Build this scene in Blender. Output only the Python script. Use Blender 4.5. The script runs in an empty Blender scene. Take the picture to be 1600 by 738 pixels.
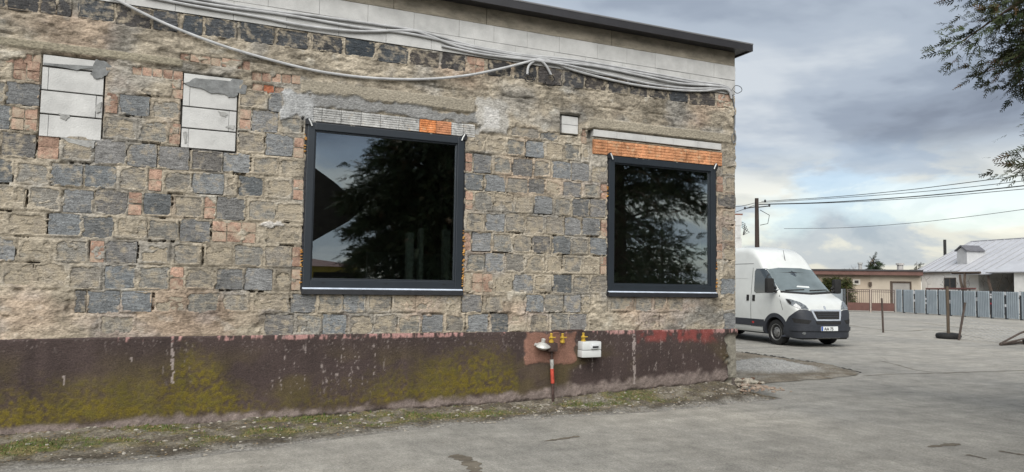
import bpy, bmesh, math, random
import numpy as np
from mathutils import Vector, Matrix
from mathutils.bvhtree import BVHTree
random.seed(7)
rng = np.random.RandomState(11)
scene = bpy.context.scene
col = scene.collection
rad = math.radians

# ------------------------------------------------------------------ camera
IW, IH, FOC = 1600., 738., 1155.
PITCH, ROLL, YAW = 0.06259759, 0.01624795, 0.41961846
D, EYE = 9.1, 1.65                                   # wall plane at y = D, camera above (0,0)
_F = np.array([math.sin(YAW)*math.cos(PITCH), math.cos(YAW)*math.cos(PITCH), math.sin(PITCH)])
_r = np.array([math.cos(YAW), -math.sin(YAW), 0.]); _u = np.cross(_r, _F)
_R = _r*math.cos(ROLL) + _u*math.sin(ROLL); _U = -_r*math.sin(ROLL) + _u*math.cos(ROLL)
cam_d = bpy.data.cameras.new('camera'); cam = bpy.data.objects.new('camera', cam_d); col.objects.link(cam)
cam.matrix_world = Matrix(((_R[0], _U[0], -_F[0], 0), (_R[1], _U[1], -_F[1], 0), (_R[2], _U[2], -_F[2], EYE), (0, 0, 0, 1)))
cam_d.sensor_fit = 'HORIZONTAL'; cam_d.sensor_width = 36.; cam_d.lens = FOC/IW*36.
cam_d.clip_end = 3000; cam_d.clip_start = .05
scene.camera = cam
scene.render.resolution_x = 1024; scene.render.resolution_y = 472
scene.render.engine = 'CYCLES'

# ------------------------------------------------------------------ sky, sun, exposure
SUN_DIR = Vector((-.42, -.62, .66)).normalized()     # lamp put behind the camera to brighten the wall; seen sky is brightest ahead
sun_el = math.asin(SUN_DIR.z); sun_az = math.atan2(SUN_DIR.x, SUN_DIR.y)
world = bpy.data.worlds.new('World'); scene.world = world; world.use_nodes = True
wt = world.node_tree; wt.nodes.clear()
def wn(t, **k):
    n = wt.nodes.new(t)
    for a, b in k.items(): setattr(n, a, b)
    return n
def wl(a, b): wt.links.new(a, b)
wout = wn('ShaderNodeOutputWorld')
sky = wn('ShaderNodeTexSky', sky_type='NISHITA', sun_disc=False, sun_elevation=sun_el, sun_rotation=sun_az, dust_density=1.2)
bsky = wn('ShaderNodeBackground'); bsky.inputs['Strength'].default_value = .05
wl(sky.outputs[0], bsky.inputs[0])
tc = wn('ShaderNodeTexCoord'); sep = wn('ShaderNodeSeparateXYZ'); wl(tc.outputs['Generated'], sep.inputs[0])
def wmath(op, a, b=None, clamp=False):
    n = wn('ShaderNodeMath', operation=op, use_clamp=clamp)
    for i, v in enumerate((a, b)):
        if v is None: continue
        if isinstance(v, (int, float)): n.inputs[i].default_value = v
        else: wl(v, n.inputs[i])
    return n.outputs[0]
zz = wmath('ADD', wmath('MAXIMUM', sep.outputs[2], 0.0), .10)
cx = wmath('DIVIDE', sep.outputs[0], zz); cy = wmath('DIVIDE', sep.outputs[1], zz)
cmb = wn('ShaderNodeCombineXYZ'); wl(cx, cmb.inputs[0]); wl(cy, cmb.inputs[1])
def wnoise(scale, detail, rough, off, dist=0.):
    mp = wn('ShaderNodeMapping'); mp.inputs['Location'].default_value = off; wl(cmb.outputs[0], mp.inputs[0])
    mp.inputs['Scale'].default_value = (1, 1, 1)
    n = wn('ShaderNodeTexNoise'); n.inputs['Scale'].default_value = scale; n.inputs['Detail'].default_value = detail
    n.inputs['Roughness'].default_value = rough; n.inputs['Distortion'].default_value = dist
    wl(mp.outputs[0], n.inputs['Vector']); return n.outputs[0]
def wramp(v, stops, interp='EASE'):
    r = wn('ShaderNodeValToRGB'); r.color_ramp.interpolation = interp
    e = r.color_ramp.elements
    while len(e) < len(stops): e.new(.5)
    for q, (p, c) in zip(e, stops): q.position = p; q.color = (*c, 1) if len(c) == 3 else c
    wl(v, r.inputs[0]); return r.outputs[0]
n_big = wnoise(.75, 5, .52, (3.1, 7.7, 0), .3)
def wpuff(scale, off, zs, detail=7, dist=.35):
    mp = wn('ShaderNodeMapping'); mp.inputs['Location'].default_value = off; mp.inputs['Scale'].default_value = (1, 1, zs); wl(tc.outputs['Generated'], mp.inputs[0])
    n = wn('ShaderNodeTexNoise'); n.inputs['Scale'].default_value = scale; n.inputs['Detail'].default_value = detail; n.inputs['Roughness'].default_value = .55; n.inputs['Distortion'].default_value = dist
    wl(mp.outputs[0], n.inputs['Vector']); return n.outputs[0]
n_cov = wpuff(4.2, (2.3, .4, 1.7), 3.0)
# brightness of the deck: dark bellies to pale tops
n_big = wmath('ADD', wmath('MULTIPLY', n_big, .6), wmath('MULTIPLY', wpuff(2.6, (7.1, 3.2, .6), 2.6), .4))
deck = wramp(n_big, [(.40, (.058, .068, .086)), (.465, (.082, .096, .118)), (.52, (.110, .126, .148)), (.59, (.155, .168, .182))])
low = wramp(n_cov, [(.36, (.090, .103, .120)), (.45, (.125, .134, .144)), (.51, (.19, .184, .162)), (.58, (.235, .225, .195))])
elev = wramp(sep.outputs[2], [(.10, (0, 0, 0)), (.20, (1, 1, 1))])
mixc = wn('ShaderNodeMixRGB'); wl(elev, mixc.inputs[0]); wl(low, mixc.inputs[1]); wl(deck, mixc.inputs[2])
bcl = wn('ShaderNodeBackground'); bcl.inputs['Strength'].default_value = 1.1; wl(mixc.outputs[0], bcl.inputs[0])
# cover: solid overhead, broken towards the horizon
gap = wramp(wpuff(3.4, (5.2, 1.3, 4.0), 3.2), [(.36, (.62, .62, .62)), (.46, (1, 1, 1))])
gel = wramp(sep.outputs[2], [(.06, (0, 0, 0)), (.20, (1, 1, 1))])
cover = wmath('MAXIMUM', wmath('ADD', wmath('MULTIPLY', gap, .88), .0), gel, True)
mixs = wn('ShaderNodeMixShader'); wl(cover, mixs.inputs[0]); wl(bsky.outputs[0], mixs.inputs[1]); wl(bcl.outputs[0], mixs.inputs[2])
wl(mixs.outputs[0], wout.inputs[0])

sun_d = bpy.data.lights.new('sun', 'SUN'); sun_d.energy = 1.5; sun_d.angle = rad(60); sun_d.color = (1., .97, .92)
sun = bpy.data.objects.new('sun', sun_d); col.objects.link(sun)
sun.rotation_euler = (-SUN_DIR).to_track_quat('-Z', 'Y').to_euler(); sun.location = (0, 0, 30)
vs = scene.view_settings; vs.view_transform = 'Standard'; vs.look = 'None'; vs.gamma = 1; vs.use_curve_mapping = False
vs.exposure = 1.93

# ------------------------------------------------------------------ pixels to places
def ray(x, y): return _R*((x-IW/2)/FOC) + _U*((IH/2-y)/FOC) + _F
def W(x, y):                                          # wall plane -> (X, Z)
    d = ray(x, y); return d[0]/d[1]*D, d[2]/d[1]*D + EYE
def G(x, y, z=0.):                                    # ground
    d = ray(x, y); t = (z-EYE)/d[2]; return Vector((d[0]*t, d[1]*t, z))
def proj(X, Y, Z):
    v = (X*_F[0] + Y*_F[1] + (Z-EYE)*_F[2]); a = X*_R[0] + Y*_R[1] + (Z-EYE)*_R[2]; b = X*_U[0] + Y*_U[1] + (Z-EYE)*_U[2]
    return IW/2 + FOC*a/v, IH/2 - FOC*b/v
def Xat(px, z):                                       # wall X of pixel column px at height z
    y = 450.
    for _ in range(5):
        X, _z = W(px, y); y = proj(X, D, z)[1]
    return X
def onplane(px, py, A, B):                            # vertical plane through ground points A, B
    n = Vector((-(B.y-A.y), B.x-A.x)); d = ray(px, py)
    t = (n.x*A.x + n.y*A.y)/(n.x*d[0] + n.y*d[1]); return Vector((d[0]*t, d[1]*t, EYE + d[2]*t))

# ------------------------------------------------------------------ noise
_tab = rng.rand(256, 256)
def vnoise(x, y, s=0):
    x = np.asarray(x, float) + s*17.3; y = np.asarray(y, float) + s*31.7
    xi = np.floor(x).astype(int); yi = np.floor(y).astype(int); fx = x-xi; fy = y-yi
    fx = fx*fx*(3-2*fx); fy = fy*fy*(3-2*fy)
    g = lambda a, b: _tab[a % 256, b % 256]
    return (g(xi, yi)*(1-fx) + g(xi+1, yi)*fx)*(1-fy) + (g(xi, yi+1)*(1-fx) + g(xi+1, yi+1)*fx)*fy
def fbm(x, y, s=0, o=4):
    t = 0; a = .5; n = 0
    for k in range(o):
        t = t + a*vnoise(x*2**k, y*2**k, s+k*3); n += a; a *= .5
    return t/n
def sstep(a, b, x):
    t = np.clip((x-a)/(b-a), 0, 1); return t*t*(3-2*t)

# ------------------------------------------------------------------ object helpers
def tag(o, label=None, cat=None, group=None, kind=None):
    if label: o['label'] = label
    if cat: o['category'] = cat
    if group: o['group'] = group
    if kind: o['kind'] = kind
    return o
def empty(name, loc=(0, 0, 0), rz=0., parent=None):
    o = bpy.data.objects.new(name, None); col.objects.link(o); o.location = loc; o.rotation_euler[2] = rz
    o.empty_display_size = .2
    if parent: o.parent = parent
    return o
def link(name, me, mat=None, parent=None):
    o = bpy.data.objects.new(name, me); col.objects.link(o)
    if mat is not None and len(me.materials) == 0: me.materials.append(mat)
    if parent is not None: o.parent = parent
    return o
def mesh(name, v, f, mat=None, parent=None, smooth=False):
    me = bpy.data.meshes.new(name); me.from_pydata([tuple(p) for p in v], [], [tuple(q) for q in f]); me.update()
    if smooth: me.polygons.foreach_set('use_smooth', [True]*len(me.polygons))
    return link(name, me, mat, parent)
class MB:                                             # gathers shapes into one mesh
    def __init__(s): s.v = []; s.f = []
    def add(s, v, f):
        n = len(s.v); s.v += [Vector(p) for p in v]; s.f += [tuple(i+n for i in q) for q in f]; return s
    def box(s, a, b, bev=0.):
        x0, y0, z0 = a; x1, y1, z1 = b
        if bev <= 0:
            return s.add([(x0,y0,z0),(x1,y0,z0),(x1,y1,z0),(x0,y1,z0),(x0,y0,z1),(x1,y0,z1),(x1,y1,z1),(x0,y1,z1)],
                         [(0,3,2,1),(4,5,6,7),(0,1,5,4),(1,2,6,5),(2,3,7,6),(3,0,4,7)])
        bm = bmesh.new(); bmesh.ops.create_cube(bm, size=1)
        bmesh.ops.scale(bm, vec=(x1-x0, y1-y0, z1-z0), verts=bm.verts); bmesh.ops.translate(bm, vec=((x0+x1)/2, (y0+y1)/2, (z0+z1)/2), verts=bm.verts)
        bmesh.ops.bevel(bm, geom=bm.edges[:], offset=bev, segments=2, affect='EDGES', profile=.6)
        bm.verts.index_update(); s.add([v.co.copy() for v in bm.verts], [[v.index for v in f.verts] for f in bm.faces]); bm.free(); return s
    def tube(s, pts, r, n=8, cap=True):
        pts = [Vector(p) for p in pts]; m = len(pts); rs = r if isinstance(r, (list, tuple)) else [r]*m
        t0 = (pts[1]-pts[0]).normalized(); ref = Vector((0, 0, 1)) if abs(t0.z) < .9 else Vector((1, 0, 0))
        a = t0.cross(ref).normalized(); base = len(s.v)
        for i, p in enumerate(pts):
            t = (pts[min(i+1, m-1)] - pts[max(i-1, 0)]).normalized()
            a = (a - t*a.dot(t)).normalized(); b = t.cross(a)
            for k in range(n):
                w = 2*math.pi*k/n; s.v.append(p + (a*math.cos(w) + b*math.sin(w))*rs[i])
        for i in range(m-1):
            for k in range(n):
                q = (k+1) % n; s.f.append((base+i*n+k, base+i*n+q, base+(i+1)*n+q, base+(i+1)*n+k))
        if cap: s.f.append(tuple(base+k for k in range(n))[::-1]); s.f.append(tuple(base+(m-1)*n+k for k in range(n)))
        return s
    def lathe(s, prof, axis=(0, 0, 1), org=(0, 0, 0), n=20):   # prof: (radius, along)
        ax = Vector(axis).normalized(); ref = Vector((0, 0, 1)) if abs(ax.z) < .9 else Vector((1, 0, 0))
        a = ax.cross(ref).normalized(); b = ax.cross(a); o = Vector(org); base = len(s.v)
        for r, h in prof:
            for k in range(n):
                w = 2*math.pi*k/n; s.v.append(o + ax*h + (a*math.cos(w) + b*math.sin(w))*r)
        for i in range(len(prof)-1):
            for k in range(n):
                q = (k+1) % n; s.f.append((base+i*n+k, base+i*n+q, base+(i+1)*n+q, base+(i+1)*n+k))
        s.f.append(tuple(base+k for k in range(n))[::-1]); s.f.append(tuple(base+(len(prof)-1)*n+k for k in range(n)))
        return s
    def prism(s, poly, ext):                          # polygon (list of 3D points) swept by vector ext
        e = Vector(ext); n = len(poly); p = [Vector(q) for q in poly]
        return s.add(p + [q+e for q in p], [tuple(range(n))[::-1], tuple(range(n, 2*n))] + [(i, (i+1) % n, n+(i+1) % n, n+i) for i in range(n)])
    def build(s, name, mat, parent=None, smooth=False):
        o = mesh(name, s.v, s.f, mat, parent)
        bm = bmesh.new(); bm.from_mesh(o.data); bmesh.ops.recalc_face_normals(bm, faces=bm.faces[:]); bm.to_mesh(o.data); bm.free()
        if smooth:
            o.data.polygons.foreach_set('use_smooth', [True]*len(o.data.polygons))
            try: o.data.set_sharp_from_angle(angle=rad(40))
            except Exception: pass
        return o
def spline(pts, n=6):                                 # Catmull-Rom through 3D points
    p = [Vector(q) for q in pts]; p = [p[0]*2-p[1]] + p + [p[-1]*2-p[-2]]; out = []
    for i in range(1, len(p)-2):
        for k in range(n):
            t = k/n; a, b, c, d = p[i-1], p[i], p[i+1], p[i+2]
            out.append(.5*((2*b) + (c-a)*t + (2*a-5*b+4*c-d)*t*t + (3*b-a-3*c+d)*t**3))
    out.append(p[-2]); return out

# ------------------------------------------------------------------ materials
def new_mat(name):
    m = bpy.data.materials.new(name); m.use_nodes = True; t = m.node_tree; b = t.nodes['Principled BSDF']; return m, t, b
def tex_noise(t, scale, detail=4, rough=.6, vec=None, stretch=None):
    n = t.nodes.new('ShaderNodeTexNoise'); n.inputs['Scale'].default_value = scale; n.inputs['Detail'].default_value = detail; n.inputs['Roughness'].default_value = rough
    if vec is None:
        g = t.nodes.new('ShaderNodeNewGeometry'); vec = g.outputs['Position']
    if stretch:
        mp = t.nodes.new('ShaderNodeMapping'); mp.inputs['Scale'].default_value = stretch; t.links.new(vec, mp.inputs[0]); vec = mp.outputs[0]
    t.links.new(vec, n.inputs['Vector']); return n.outputs[0]
def tex_coord(t, kind='Object'):
    return t.nodes.new('ShaderNodeTexCoord').outputs[kind]
def ramp(t, v, stops, interp='LINEAR'):
    r = t.nodes.new('ShaderNodeValToRGB'); r.color_ramp.interpolation = interp; e = r.color_ramp.elements
    while len(e) < len(stops): e.new(.5)
    for q, (p, c) in zip(e, stops):
        q.position = p; q.color = (c, c, c, 1) if isinstance(c, (int, float)) else (*c, 1)
    t.links.new(v, r.inputs[0]); return r.outputs[0]
def mixc_(t, fac, a, b, mode='MIX'):
    m = t.nodes.new('ShaderNodeMixRGB'); m.blend_type = mode
    for i, v in enumerate((fac, a, b)):
        if isinstance(v, (int, float)): m.inputs[i].default_value = v if i == 0 else (v, v, v, 1)
        elif isinstance(v, tuple): m.inputs[i].default_value = (*v, 1)
        else: t.links.new(v, m.inputs[i])
    return m.outputs[0]
def bump(t, b, h, strength=.5, dist=.01):
    n = t.nodes.new('ShaderNodeBump'); n.inputs['Strength'].default_value = strength; n.inputs['Distance'].default_value = dist
    t.links.new(h, n.inputs['Height']); t.links.new(n.outputs[0], b.inputs['Normal'])
def M(name, c, rough=.8, var=.25, scale=6., bmp=0., bscale=60., metal=0., spec=.3, coat=0., stretch=None, c2=None, local=True):
    m, t, b = new_mat(name); b.inputs['Roughness'].default_value = rough; b.inputs['Metallic'].default_value = metal
    b.inputs['Specular IOR Level'].default_value = spec; b.inputs['Coat Weight'].default_value = coat
    v = tex_coord(t) if local else None
    n = tex_noise(t, scale, 5, .62, v, stretch)
    if c2 is None: lo = tuple(x*(1-var) for x in c); hi = tuple(min(1, x*(1+var)) for x in c)
    else: lo, hi = c, c2
    t.links.new(ramp(t, n, [(.3, lo), (.7, hi)]), b.inputs['Base Color'])
    if bmp: bump(t, b, tex_noise(t, bscale, 4, .6, v, stretch), bmp, .01)
    return m
def attr_mat(name, rough=.9, fine=.35, fscale=45., bmp=.6, bscale=55., spec=.2, stretch=None):     # colour from the mesh attribute 'Col'
    m, t, b = new_mat(name); b.inputs['Roughness'].default_value = rough; b.inputs['Specular IOR Level'].default_value = spec
    a = t.nodes.new('ShaderNodeAttribute'); a.attribute_name = 'Col'
    n = tex_noise(t, fscale, 5, .65, None, stretch); r = ramp(t, n, [(.25, 1-fine), (.75, 1+fine*.7)])
    t.links.new(mixc_(t, 1., a.outputs['Color'], r, 'MULTIPLY'), b.inputs['Base Color'])
    bump(t, b, tex_noise(t, bscale, 5, .65, None, stretch), bmp, .02); return m
def set_col(me, c):
    c = np.clip(np.concatenate([c, np.ones((len(c), 1))], 1), 0, 1).astype(np.float32)
    a = me.color_attributes.new('Col', 'FLOAT_COLOR', 'POINT'); a.data.foreach_set('color', c.ravel())
def grid_obj(name, P, C, keep, mat, parent=None, smooth=True):   # P (n,m,3), C (n,m,3), keep (n-1,m-1) quads
    n, m = P.shape[:2]; idx = np.arange(n*m).reshape(n, m)
    q = np.stack([idx[:-1, :-1], idx[1:, :-1], idx[1:, 1:], idx[:-1, 1:]], -1)[keep]
    me = bpy.data.meshes.new(name); nf = len(q)
    me.vertices.add(n*m); me.vertices.foreach_set('co', P.reshape(-1).astype(np.float32))
    me.loops.add(nf*4); me.loops.foreach_set('vertex_index', q.ravel().astype(np.int32))
    me.polygons.add(nf); me.polygons.foreach_set('loop_start', np.arange(0, nf*4, 4, dtype=np.int32)); me.polygons.foreach_set('loop_total', np.full(nf, 4, np.int32))
    me.polygons.foreach_set('use_smooth', np.full(nf, smooth)); me.update(calc_edges=True); me.validate()
    set_col(me, C.reshape(-1, 3)); return link(name, me, mat, parent)

def block_mat(name, stain, streaks=(9, 9, 38), bmp=.8):
    m, t, b = new_mat(name); b.inputs['Roughness'].default_value = .92; b.inputs['Specular IOR Level'].default_value = .15
    oi = t.nodes.new('ShaderNodeObjectInfo')
    geo = t.nodes.new('ShaderNodeNewGeometry'); pos = geo.outputs['Position']
    n1 = tex_noise(t, 1., 6, .68, pos, streaks); n2 = tex_noise(t, 9., 5, .62, pos); n3 = tex_noise(t, 70., 4, .7, pos)
    base = mixc_(t, 1., oi.outputs['Color'], ramp(t, n1, [(.28, .50), (.5, 1.), (.75, 1.42)]), 'MULTIPLY')
    base = mixc_(t, .9, base, ramp(t, n3, [(.3, .6), (.7, 1.35)]), 'MULTIPLY')
    base = mixc_(t, .9, base, ramp(t, tex_noise(t, 26., 5, .7, pos, (1, 1, 1.8)), [(.32, .38), (.44, 1.), (.7, 1.15)]), 'MULTIPLY')
    base = mixc_(t, 1., base, ramp(t, tex_noise(t, 2.2, 4, .6, pos), [(.3, .78), (.7, 1.16)]), 'MULTIPLY')
    ad = t.nodes.new('ShaderNodeMath'); ad.operation = 'ADD'; t.links.new(n2, ad.inputs[0]); t.links.new(oi.outputs['Alpha'], ad.inputs[1])
    ad2 = t.nodes.new('ShaderNodeMath'); ad2.operation = 'MULTIPLY_ADD'; t.links.new(n1, ad2.inputs[0]); ad2.inputs[1].default_value = .35; t.links.new(ad.outputs[0], ad2.inputs[2])
    f = ramp(t, ad2.outputs[0], [(.78, 0.), (.98, 1.)])
    st = mixc_(t, 1., stain, ramp(t, n3, [(.3, .8), (.7, 1.2)]), 'MULTIPLY')
    t.links.new(mixc_(t, f, base, st), b.inputs['Base Color'])
    h = t.nodes.new('ShaderNodeMath'); h.operation = 'ADD'; t.links.new(n1, h.inputs[0]); t.links.new(n3, h.inputs[1])
    bump(t, b, h.outputs[0], bmp, .03); return m

m_block = block_mat('cinder block', (.365, .315, .24))
m_brick = block_mat('fired brick', (.34, .275, .21), (14, 14, 14), .5)
m_mortar = attr_mat('old mortar', .95, .52, 32., 1., 34., .12, (1, 1, 1.6))
m_plinth = attr_mat('painted plinth', .8, .45, 60., .7, 90., .25)
m_aac = M('aerated concrete', (.42, .42, .41), .9, .16, 4., .5, 70., spec=.15)
m_smear = M('grey cement smear', (.16, .165, .165), .9, .35, 12., .7, 60., spec=.15)
m_conc = M('weathered concrete', (.25, .225, .18), .92, .32, 5., .9, 40., spec=.15, stretch=(1, 1, 2.2))
m_lintel = block_mat('hollow clay tile', (.45, .34, .22), (10, 10, 10), .3)
m_frame = M('anthracite window frame', (.016, .021, .027), .42, .12, 3., .05, 200., spec=.45)
m_black = M('black membrane', (.012, .013, .016), .55, .3, 12., .3, 40., spec=.4)
m_foam = M('orange mounting foam', (.30, .13, .035), .85, .45, 9., .8, 70., c2=(.50, .28, .08))
m_roofm = M('dark sheet metal', (.022, .021, .023), .45, .2, 4., .05, 80., spec=.5)
m_cable = M('grey plastic conduit', (.36, .365, .37), .6, .22, 6., spec=.3)
m_wire = M('black cable', (.012, .012, .013), .5, .2, 15., spec=.4)
m_white = M('white plastic', (.50, .515, .51), .4, .06, 6., spec=.45)
# ================================================================== ground
def road_material():
    m, t, b = new_mat('worn asphalt'); b.inputs['Roughness'].default_value = .9; b.inputs['Specular IOR Level'].default_value = .2
    big = tex_noise(t, .35, 5, .6, None, (1, .55, 1)); mid = tex_noise(t, 2.2, 6, .65); fine = tex_noise(t, 38., 5, .75); grit = tex_noise(t, 130., 3, .7)
    c = ramp(t, big, [(.3, (.235, .228, .208)), (.5, (.295, .281, .250)), (.72, (.345, .325, .284))])
    c = mixc_(t, 1., c, ramp(t, mid, [(.3, .76), (.7, 1.16)]), 'MULTIPLY')
    c = mixc_(t, 1., c, ramp(t, tex_noise(t, 9., 5, .7, None, (1, .5, 1)), [(.3, .82), (.7, 1.14)]), 'MULTIPLY')
    c = mixc_(t, 1., c, ramp(t, fine, [(.28, .62), (.5, 1.), (.72, 1.32)]), 'MULTIPLY')
    c = mixc_(t, 1., c, ramp(t, grit, [(.3, .74), (.7, 1.26)]), 'MULTIPLY')
    spk = tex_noise(t, 62., 2, .5); c = mixc_(t, 1., c, ramp(t, spk, [(.30, .5), (.38, 1.), (.64, 1.), (.72, 1.45)]), 'MULTIPLY')
    c = mixc_(t, 1., c, ramp(t, tex_noise(t, 1., 4, .6, None, (.3, 2.6, 1)), [(.32, .86), (.68, 1.10)]), 'MULTIPLY')
    stain = ramp(t, tex_noise(t, .8, 6, .7, None, (1, .35, 1)), [(.64, 0.), (.74, .5)])
    c = mixc_(t, stain, c, (.12, .115, .10))
    vor = t.nodes.new('ShaderNodeTexVoronoi'); vor.feature = 'DISTANCE_TO_EDGE'; vor.inputs['Scale'].default_value = .22
    g = t.nodes.new('ShaderNodeNewGeometry'); wob = tex_noise(t, 1.3, 4, .6)
    va = t.nodes.new('ShaderNodeVectorMath'); va.operation = 'ADD'; t.links.new(g.outputs['Position'], va.inputs[0]); t.links.new(wob, va.inputs[1]); t.links.new(va.outputs[0], vor.inputs['Vector'])
    ck = ramp(t, vor.outputs['Distance'], [(.0, .34), (.005, 0.)])
    ck = mixc_(t, 1., ck, ramp(t, tex_noise(t, .5, 3, .5), [(.46, 0.), (.58, 1.)]), 'MULTIPLY')
    c = mixc_(t, ck, c, (.07, .065, .06))
    t.links.new(c, b.inputs['Base Color'])
    h = t.nodes.new('ShaderNodeMath'); h.operation = 'ADD'; t.links.new(fine, h.inputs[0]); t.links.new(grit, h.inputs[1])
    bump(t, b, h.outputs[0], .8, .012); return m
m_road = road_material()
g = MB(); g.add([(-900, -900, 0), (900, -900, 0), (900, 900, 0), (-900, 900, 0)], [(0, 1, 2, 3)])
road = g.build('road', m_road); tag(road, kind='structure', label='pale worn asphalt road and yard')

# worn edges and cracks of the road: thin sheets of dark dirt a few mm above it
m_dirt = M('dark trodden dirt', (.09, .078, .062), .95, .4, 5., .9, 60., c2=(.17, .15, .12), local=False, spec=.1)
def crack(pts, w, name='road_crack'):
    b = MB(); q = spline([G(*p) for p in pts], 8); n = len(q); vs = []
    for i, p in enumerate(q):
        t = (q[min(i+1, n-1)]-q[max(i-1, 0)]).normalized(); s = Vector((-t.y, t.x, 0))
        ww = w*(.35+1.1*random.random())*(1 if 0 < i < n-1 else .15)
        vs += [p+s*ww+Vector((0, 0, .004)), p-s*ww+Vector((0, 0, .004))]
    b.add(vs, [(2*i, 2*i+1, 2*i+3, 2*i+2) for i in range(n-1)])
    o = b.build(name, m_dirt, road); return o
crack([(1345, 588), (1400, 585), (1480, 583), (1540, 581), (1620, 579)], .025)
crack([(1370, 563), (1400, 570), (1440, 580), (1530, 588)], .015)
crack([(705, 712), (722, 716), (738, 727), (745, 745)], .07)
crack([(850, 690), (880, 686), (905, 682)], .03)
crack([(1450, 699), (1478, 696), (1500, 694)], .05)
crack([(1510, 711), (1525, 714), (1542, 718)], .03)
crack([(1560, 705), (1590, 710), (1610, 712)], .03)
crack([(1270, 505), (1320, 508), (1400, 518), (1460, 516), (1540, 530)], .05)
crack([(1330, 497), (1420, 503), (1520, 514), (1610, 519)], .05)

# verge of earth and grass between road and wall, rising towards the corner
base_px = [(-400, 728), (-150, 706), (0, 695), (100, 686), (200, 678), (300, 670), (400, 662), (500, 653), (640, 643), (760, 636), (860, 628), (930, 620), (1000, 612), (1070, 606), (1135, 597), (1165, 592)]
bX, bZ = np.array([W(*p) for p in base_px]).T
edge_px = [(-400, 752), (-150, 745), (0, 737), (120, 731), (200, 725), (300, 716), (450, 698), (600, 677), (740, 664), (900, 652), (1000, 645), (1100, 637), (1170, 629), (1225, 623)]
eX, eY = np.array([tuple(G(*p))[:2] for p in edge_px]).T
eX[0] = -4.2; eY[0] = 7.3; eX[1] = -2.6; eY[1] = 7.36
vx = np.arange(-4.2, eX[-1], .03); vt = np.linspace(0, 1, 64)
XX, TT = np.meshgrid(vx, vt, indexing='ij')
ye = np.interp(vx, eX, eY) + (fbm(vx*2.2, vx*0, 5)-.5)*.22
yb = np.full_like(vx, D+.06)
beyond = vx > 7.86
yb[beyond] = D + .06 - (vx[beyond]-7.86)*1.3
yb = np.maximum(yb, ye+.02)
YY = ye[:, None]*(1-TT) + yb[:, None]*TT
zb = np.interp(vx, bX, bZ)
prof = sstep(0, .22, TT)*.35 + sstep(.3, 1, TT)*.65
hump = (fbm(XX*3, YY*3, 2)-.5)*.07 + (fbm(XX*14, YY*14, 9)-.5)*.035
ZZ = .006 + (np.maximum(zb, -.1)[:, None]+.03)*prof*(zb[:, None] > 0) + np.where(zb[:, None] <= 0, .02*sstep(0, .5, TT), 0) + (hump+.012)*sstep(0, .2, TT)
ZZ = .0015 + (ZZ-.006)*sstep(eX[-1]-.02, eX[-1]-.75, XX); ZZ = np.maximum(ZZ, .0015)
gn = fbm(XX*1.3, YY*2.6, 21); gn2 = fbm(XX*9, YY*9, 33)
grass_m = sstep(.44, .62, gn*.6+gn2*.4)*sstep(.16, .4, TT)*sstep(8.3, 4.5, XX)
dirt = np.array([.105, .09, .07]); light = np.array([.20, .18, .145]); gcol = np.array([.085, .095, .032]); yel = np.array([.16, .135, .06])
C = dirt + (light-dirt)*sstep(.35, .75, fbm(XX*6, YY*6, 41))[..., None]
C = C*(1-grass_m[..., None]) + (gcol + (yel-gcol)*sstep(.4, .7, gn2)[..., None])*grass_m[..., None]
C = C*(1 - .35*sstep(.35, .12, TT)[..., None])
rd_ = (sstep(.20, .0, TT + (fbm(XX*5, YY*16, 77)-.5)*.22))[..., None]; C = C*(1-rd_) + np.array([.235, .225, .205])*rd_
P3 = np.stack([XX, YY, ZZ], -1)
m_verge = attr_mat('earth verge', .95, .7, 30., 1., 40., .1)
verge = grid_obj('verge', P3, C, np.ones((len(vx)-1, 63), bool), m_verge); tag(verge, kind='structure', label='strip of dirt and thin grass below the wall')
def vz(x, y):
    i = int(np.clip(np.searchsorted(vx, x), 0, len(vx)-1)); t = (y-ye[i])/(yb[i]-ye[i]); j = int(np.clip(round(t*63), 0, 63)); return ZZ[i, j], grass_m[i, j], t
# grass tufts and chips of stone on the verge
b = MB(); bs = MB(); V = []; Fc = []; Cg = []
for _ in range(16000):
    i = random.randrange(30, len(vx)-5); j = random.randrange(8, 62)
    if random.random() > grass_m[i, j]*1.0: continue
    p = Vector((XX[i, j]+random.uniform(-.015, .015), YY[i, j]+random.uniform(-.012, .012), ZZ[i, j]-.004))
    a = random.uniform(0, 6.28); h = random.uniform(.010, .028)*(.6+grass_m[i, j]); w = random.uniform(.002, .0045); l = random.uniform(.1, .9)*h
    s = Vector((math.cos(a), math.sin(a), 0)); t = Vector((-s.y, s.x, 0)); n = len(V)
    V += [p-t*w, p+t*w, p+s*l*.4+Vector((0, 0, h*.7))+t*w*.7, p+s*l+Vector((0, 0, h))]; Fc += [(n, n+1, n+2), (n, n+2, n+3)]
    k = random.random(); c = (.05+.03*k, .085+.05*k, .022) if random.random() < .6 else (.17, .145, .065)
    Cg += [c]*4
for _ in range(2600):
    i = random.randrange(30, len(vx)-5); j = random.randrange(6, 63)
    p = Vector((XX[i, j], YY[i, j], ZZ[i, j]+.004)); a = random.uniform(0, 6.28); L = random.uniform(.008, .022); s = Vector((math.cos(a), math.sin(a), random.uniform(-.2, .3))); t = Vector((-s.y, s.x, random.uniform(-.3, .3))); n = len(V)
    V += [p-s*L, p+t*L*.5, p+s*L, p-t*L*.5]; Fc += [(n, n+1, n+2), (n, n+2, n+3)]; k = random.random(); Cg += [(.12+.14*k, .09+.10*k, .05+.06*k)]*4
m_grass = attr_mat('grass blade', .7, .2, 30., 0., 10., .2)
go = mesh('grass', V, Fc, m_grass); set_col(go.data, np.array(Cg)); tag(go, 'short thin grass growing in the verge below the wall', 'grass', kind='stuff')
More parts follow.
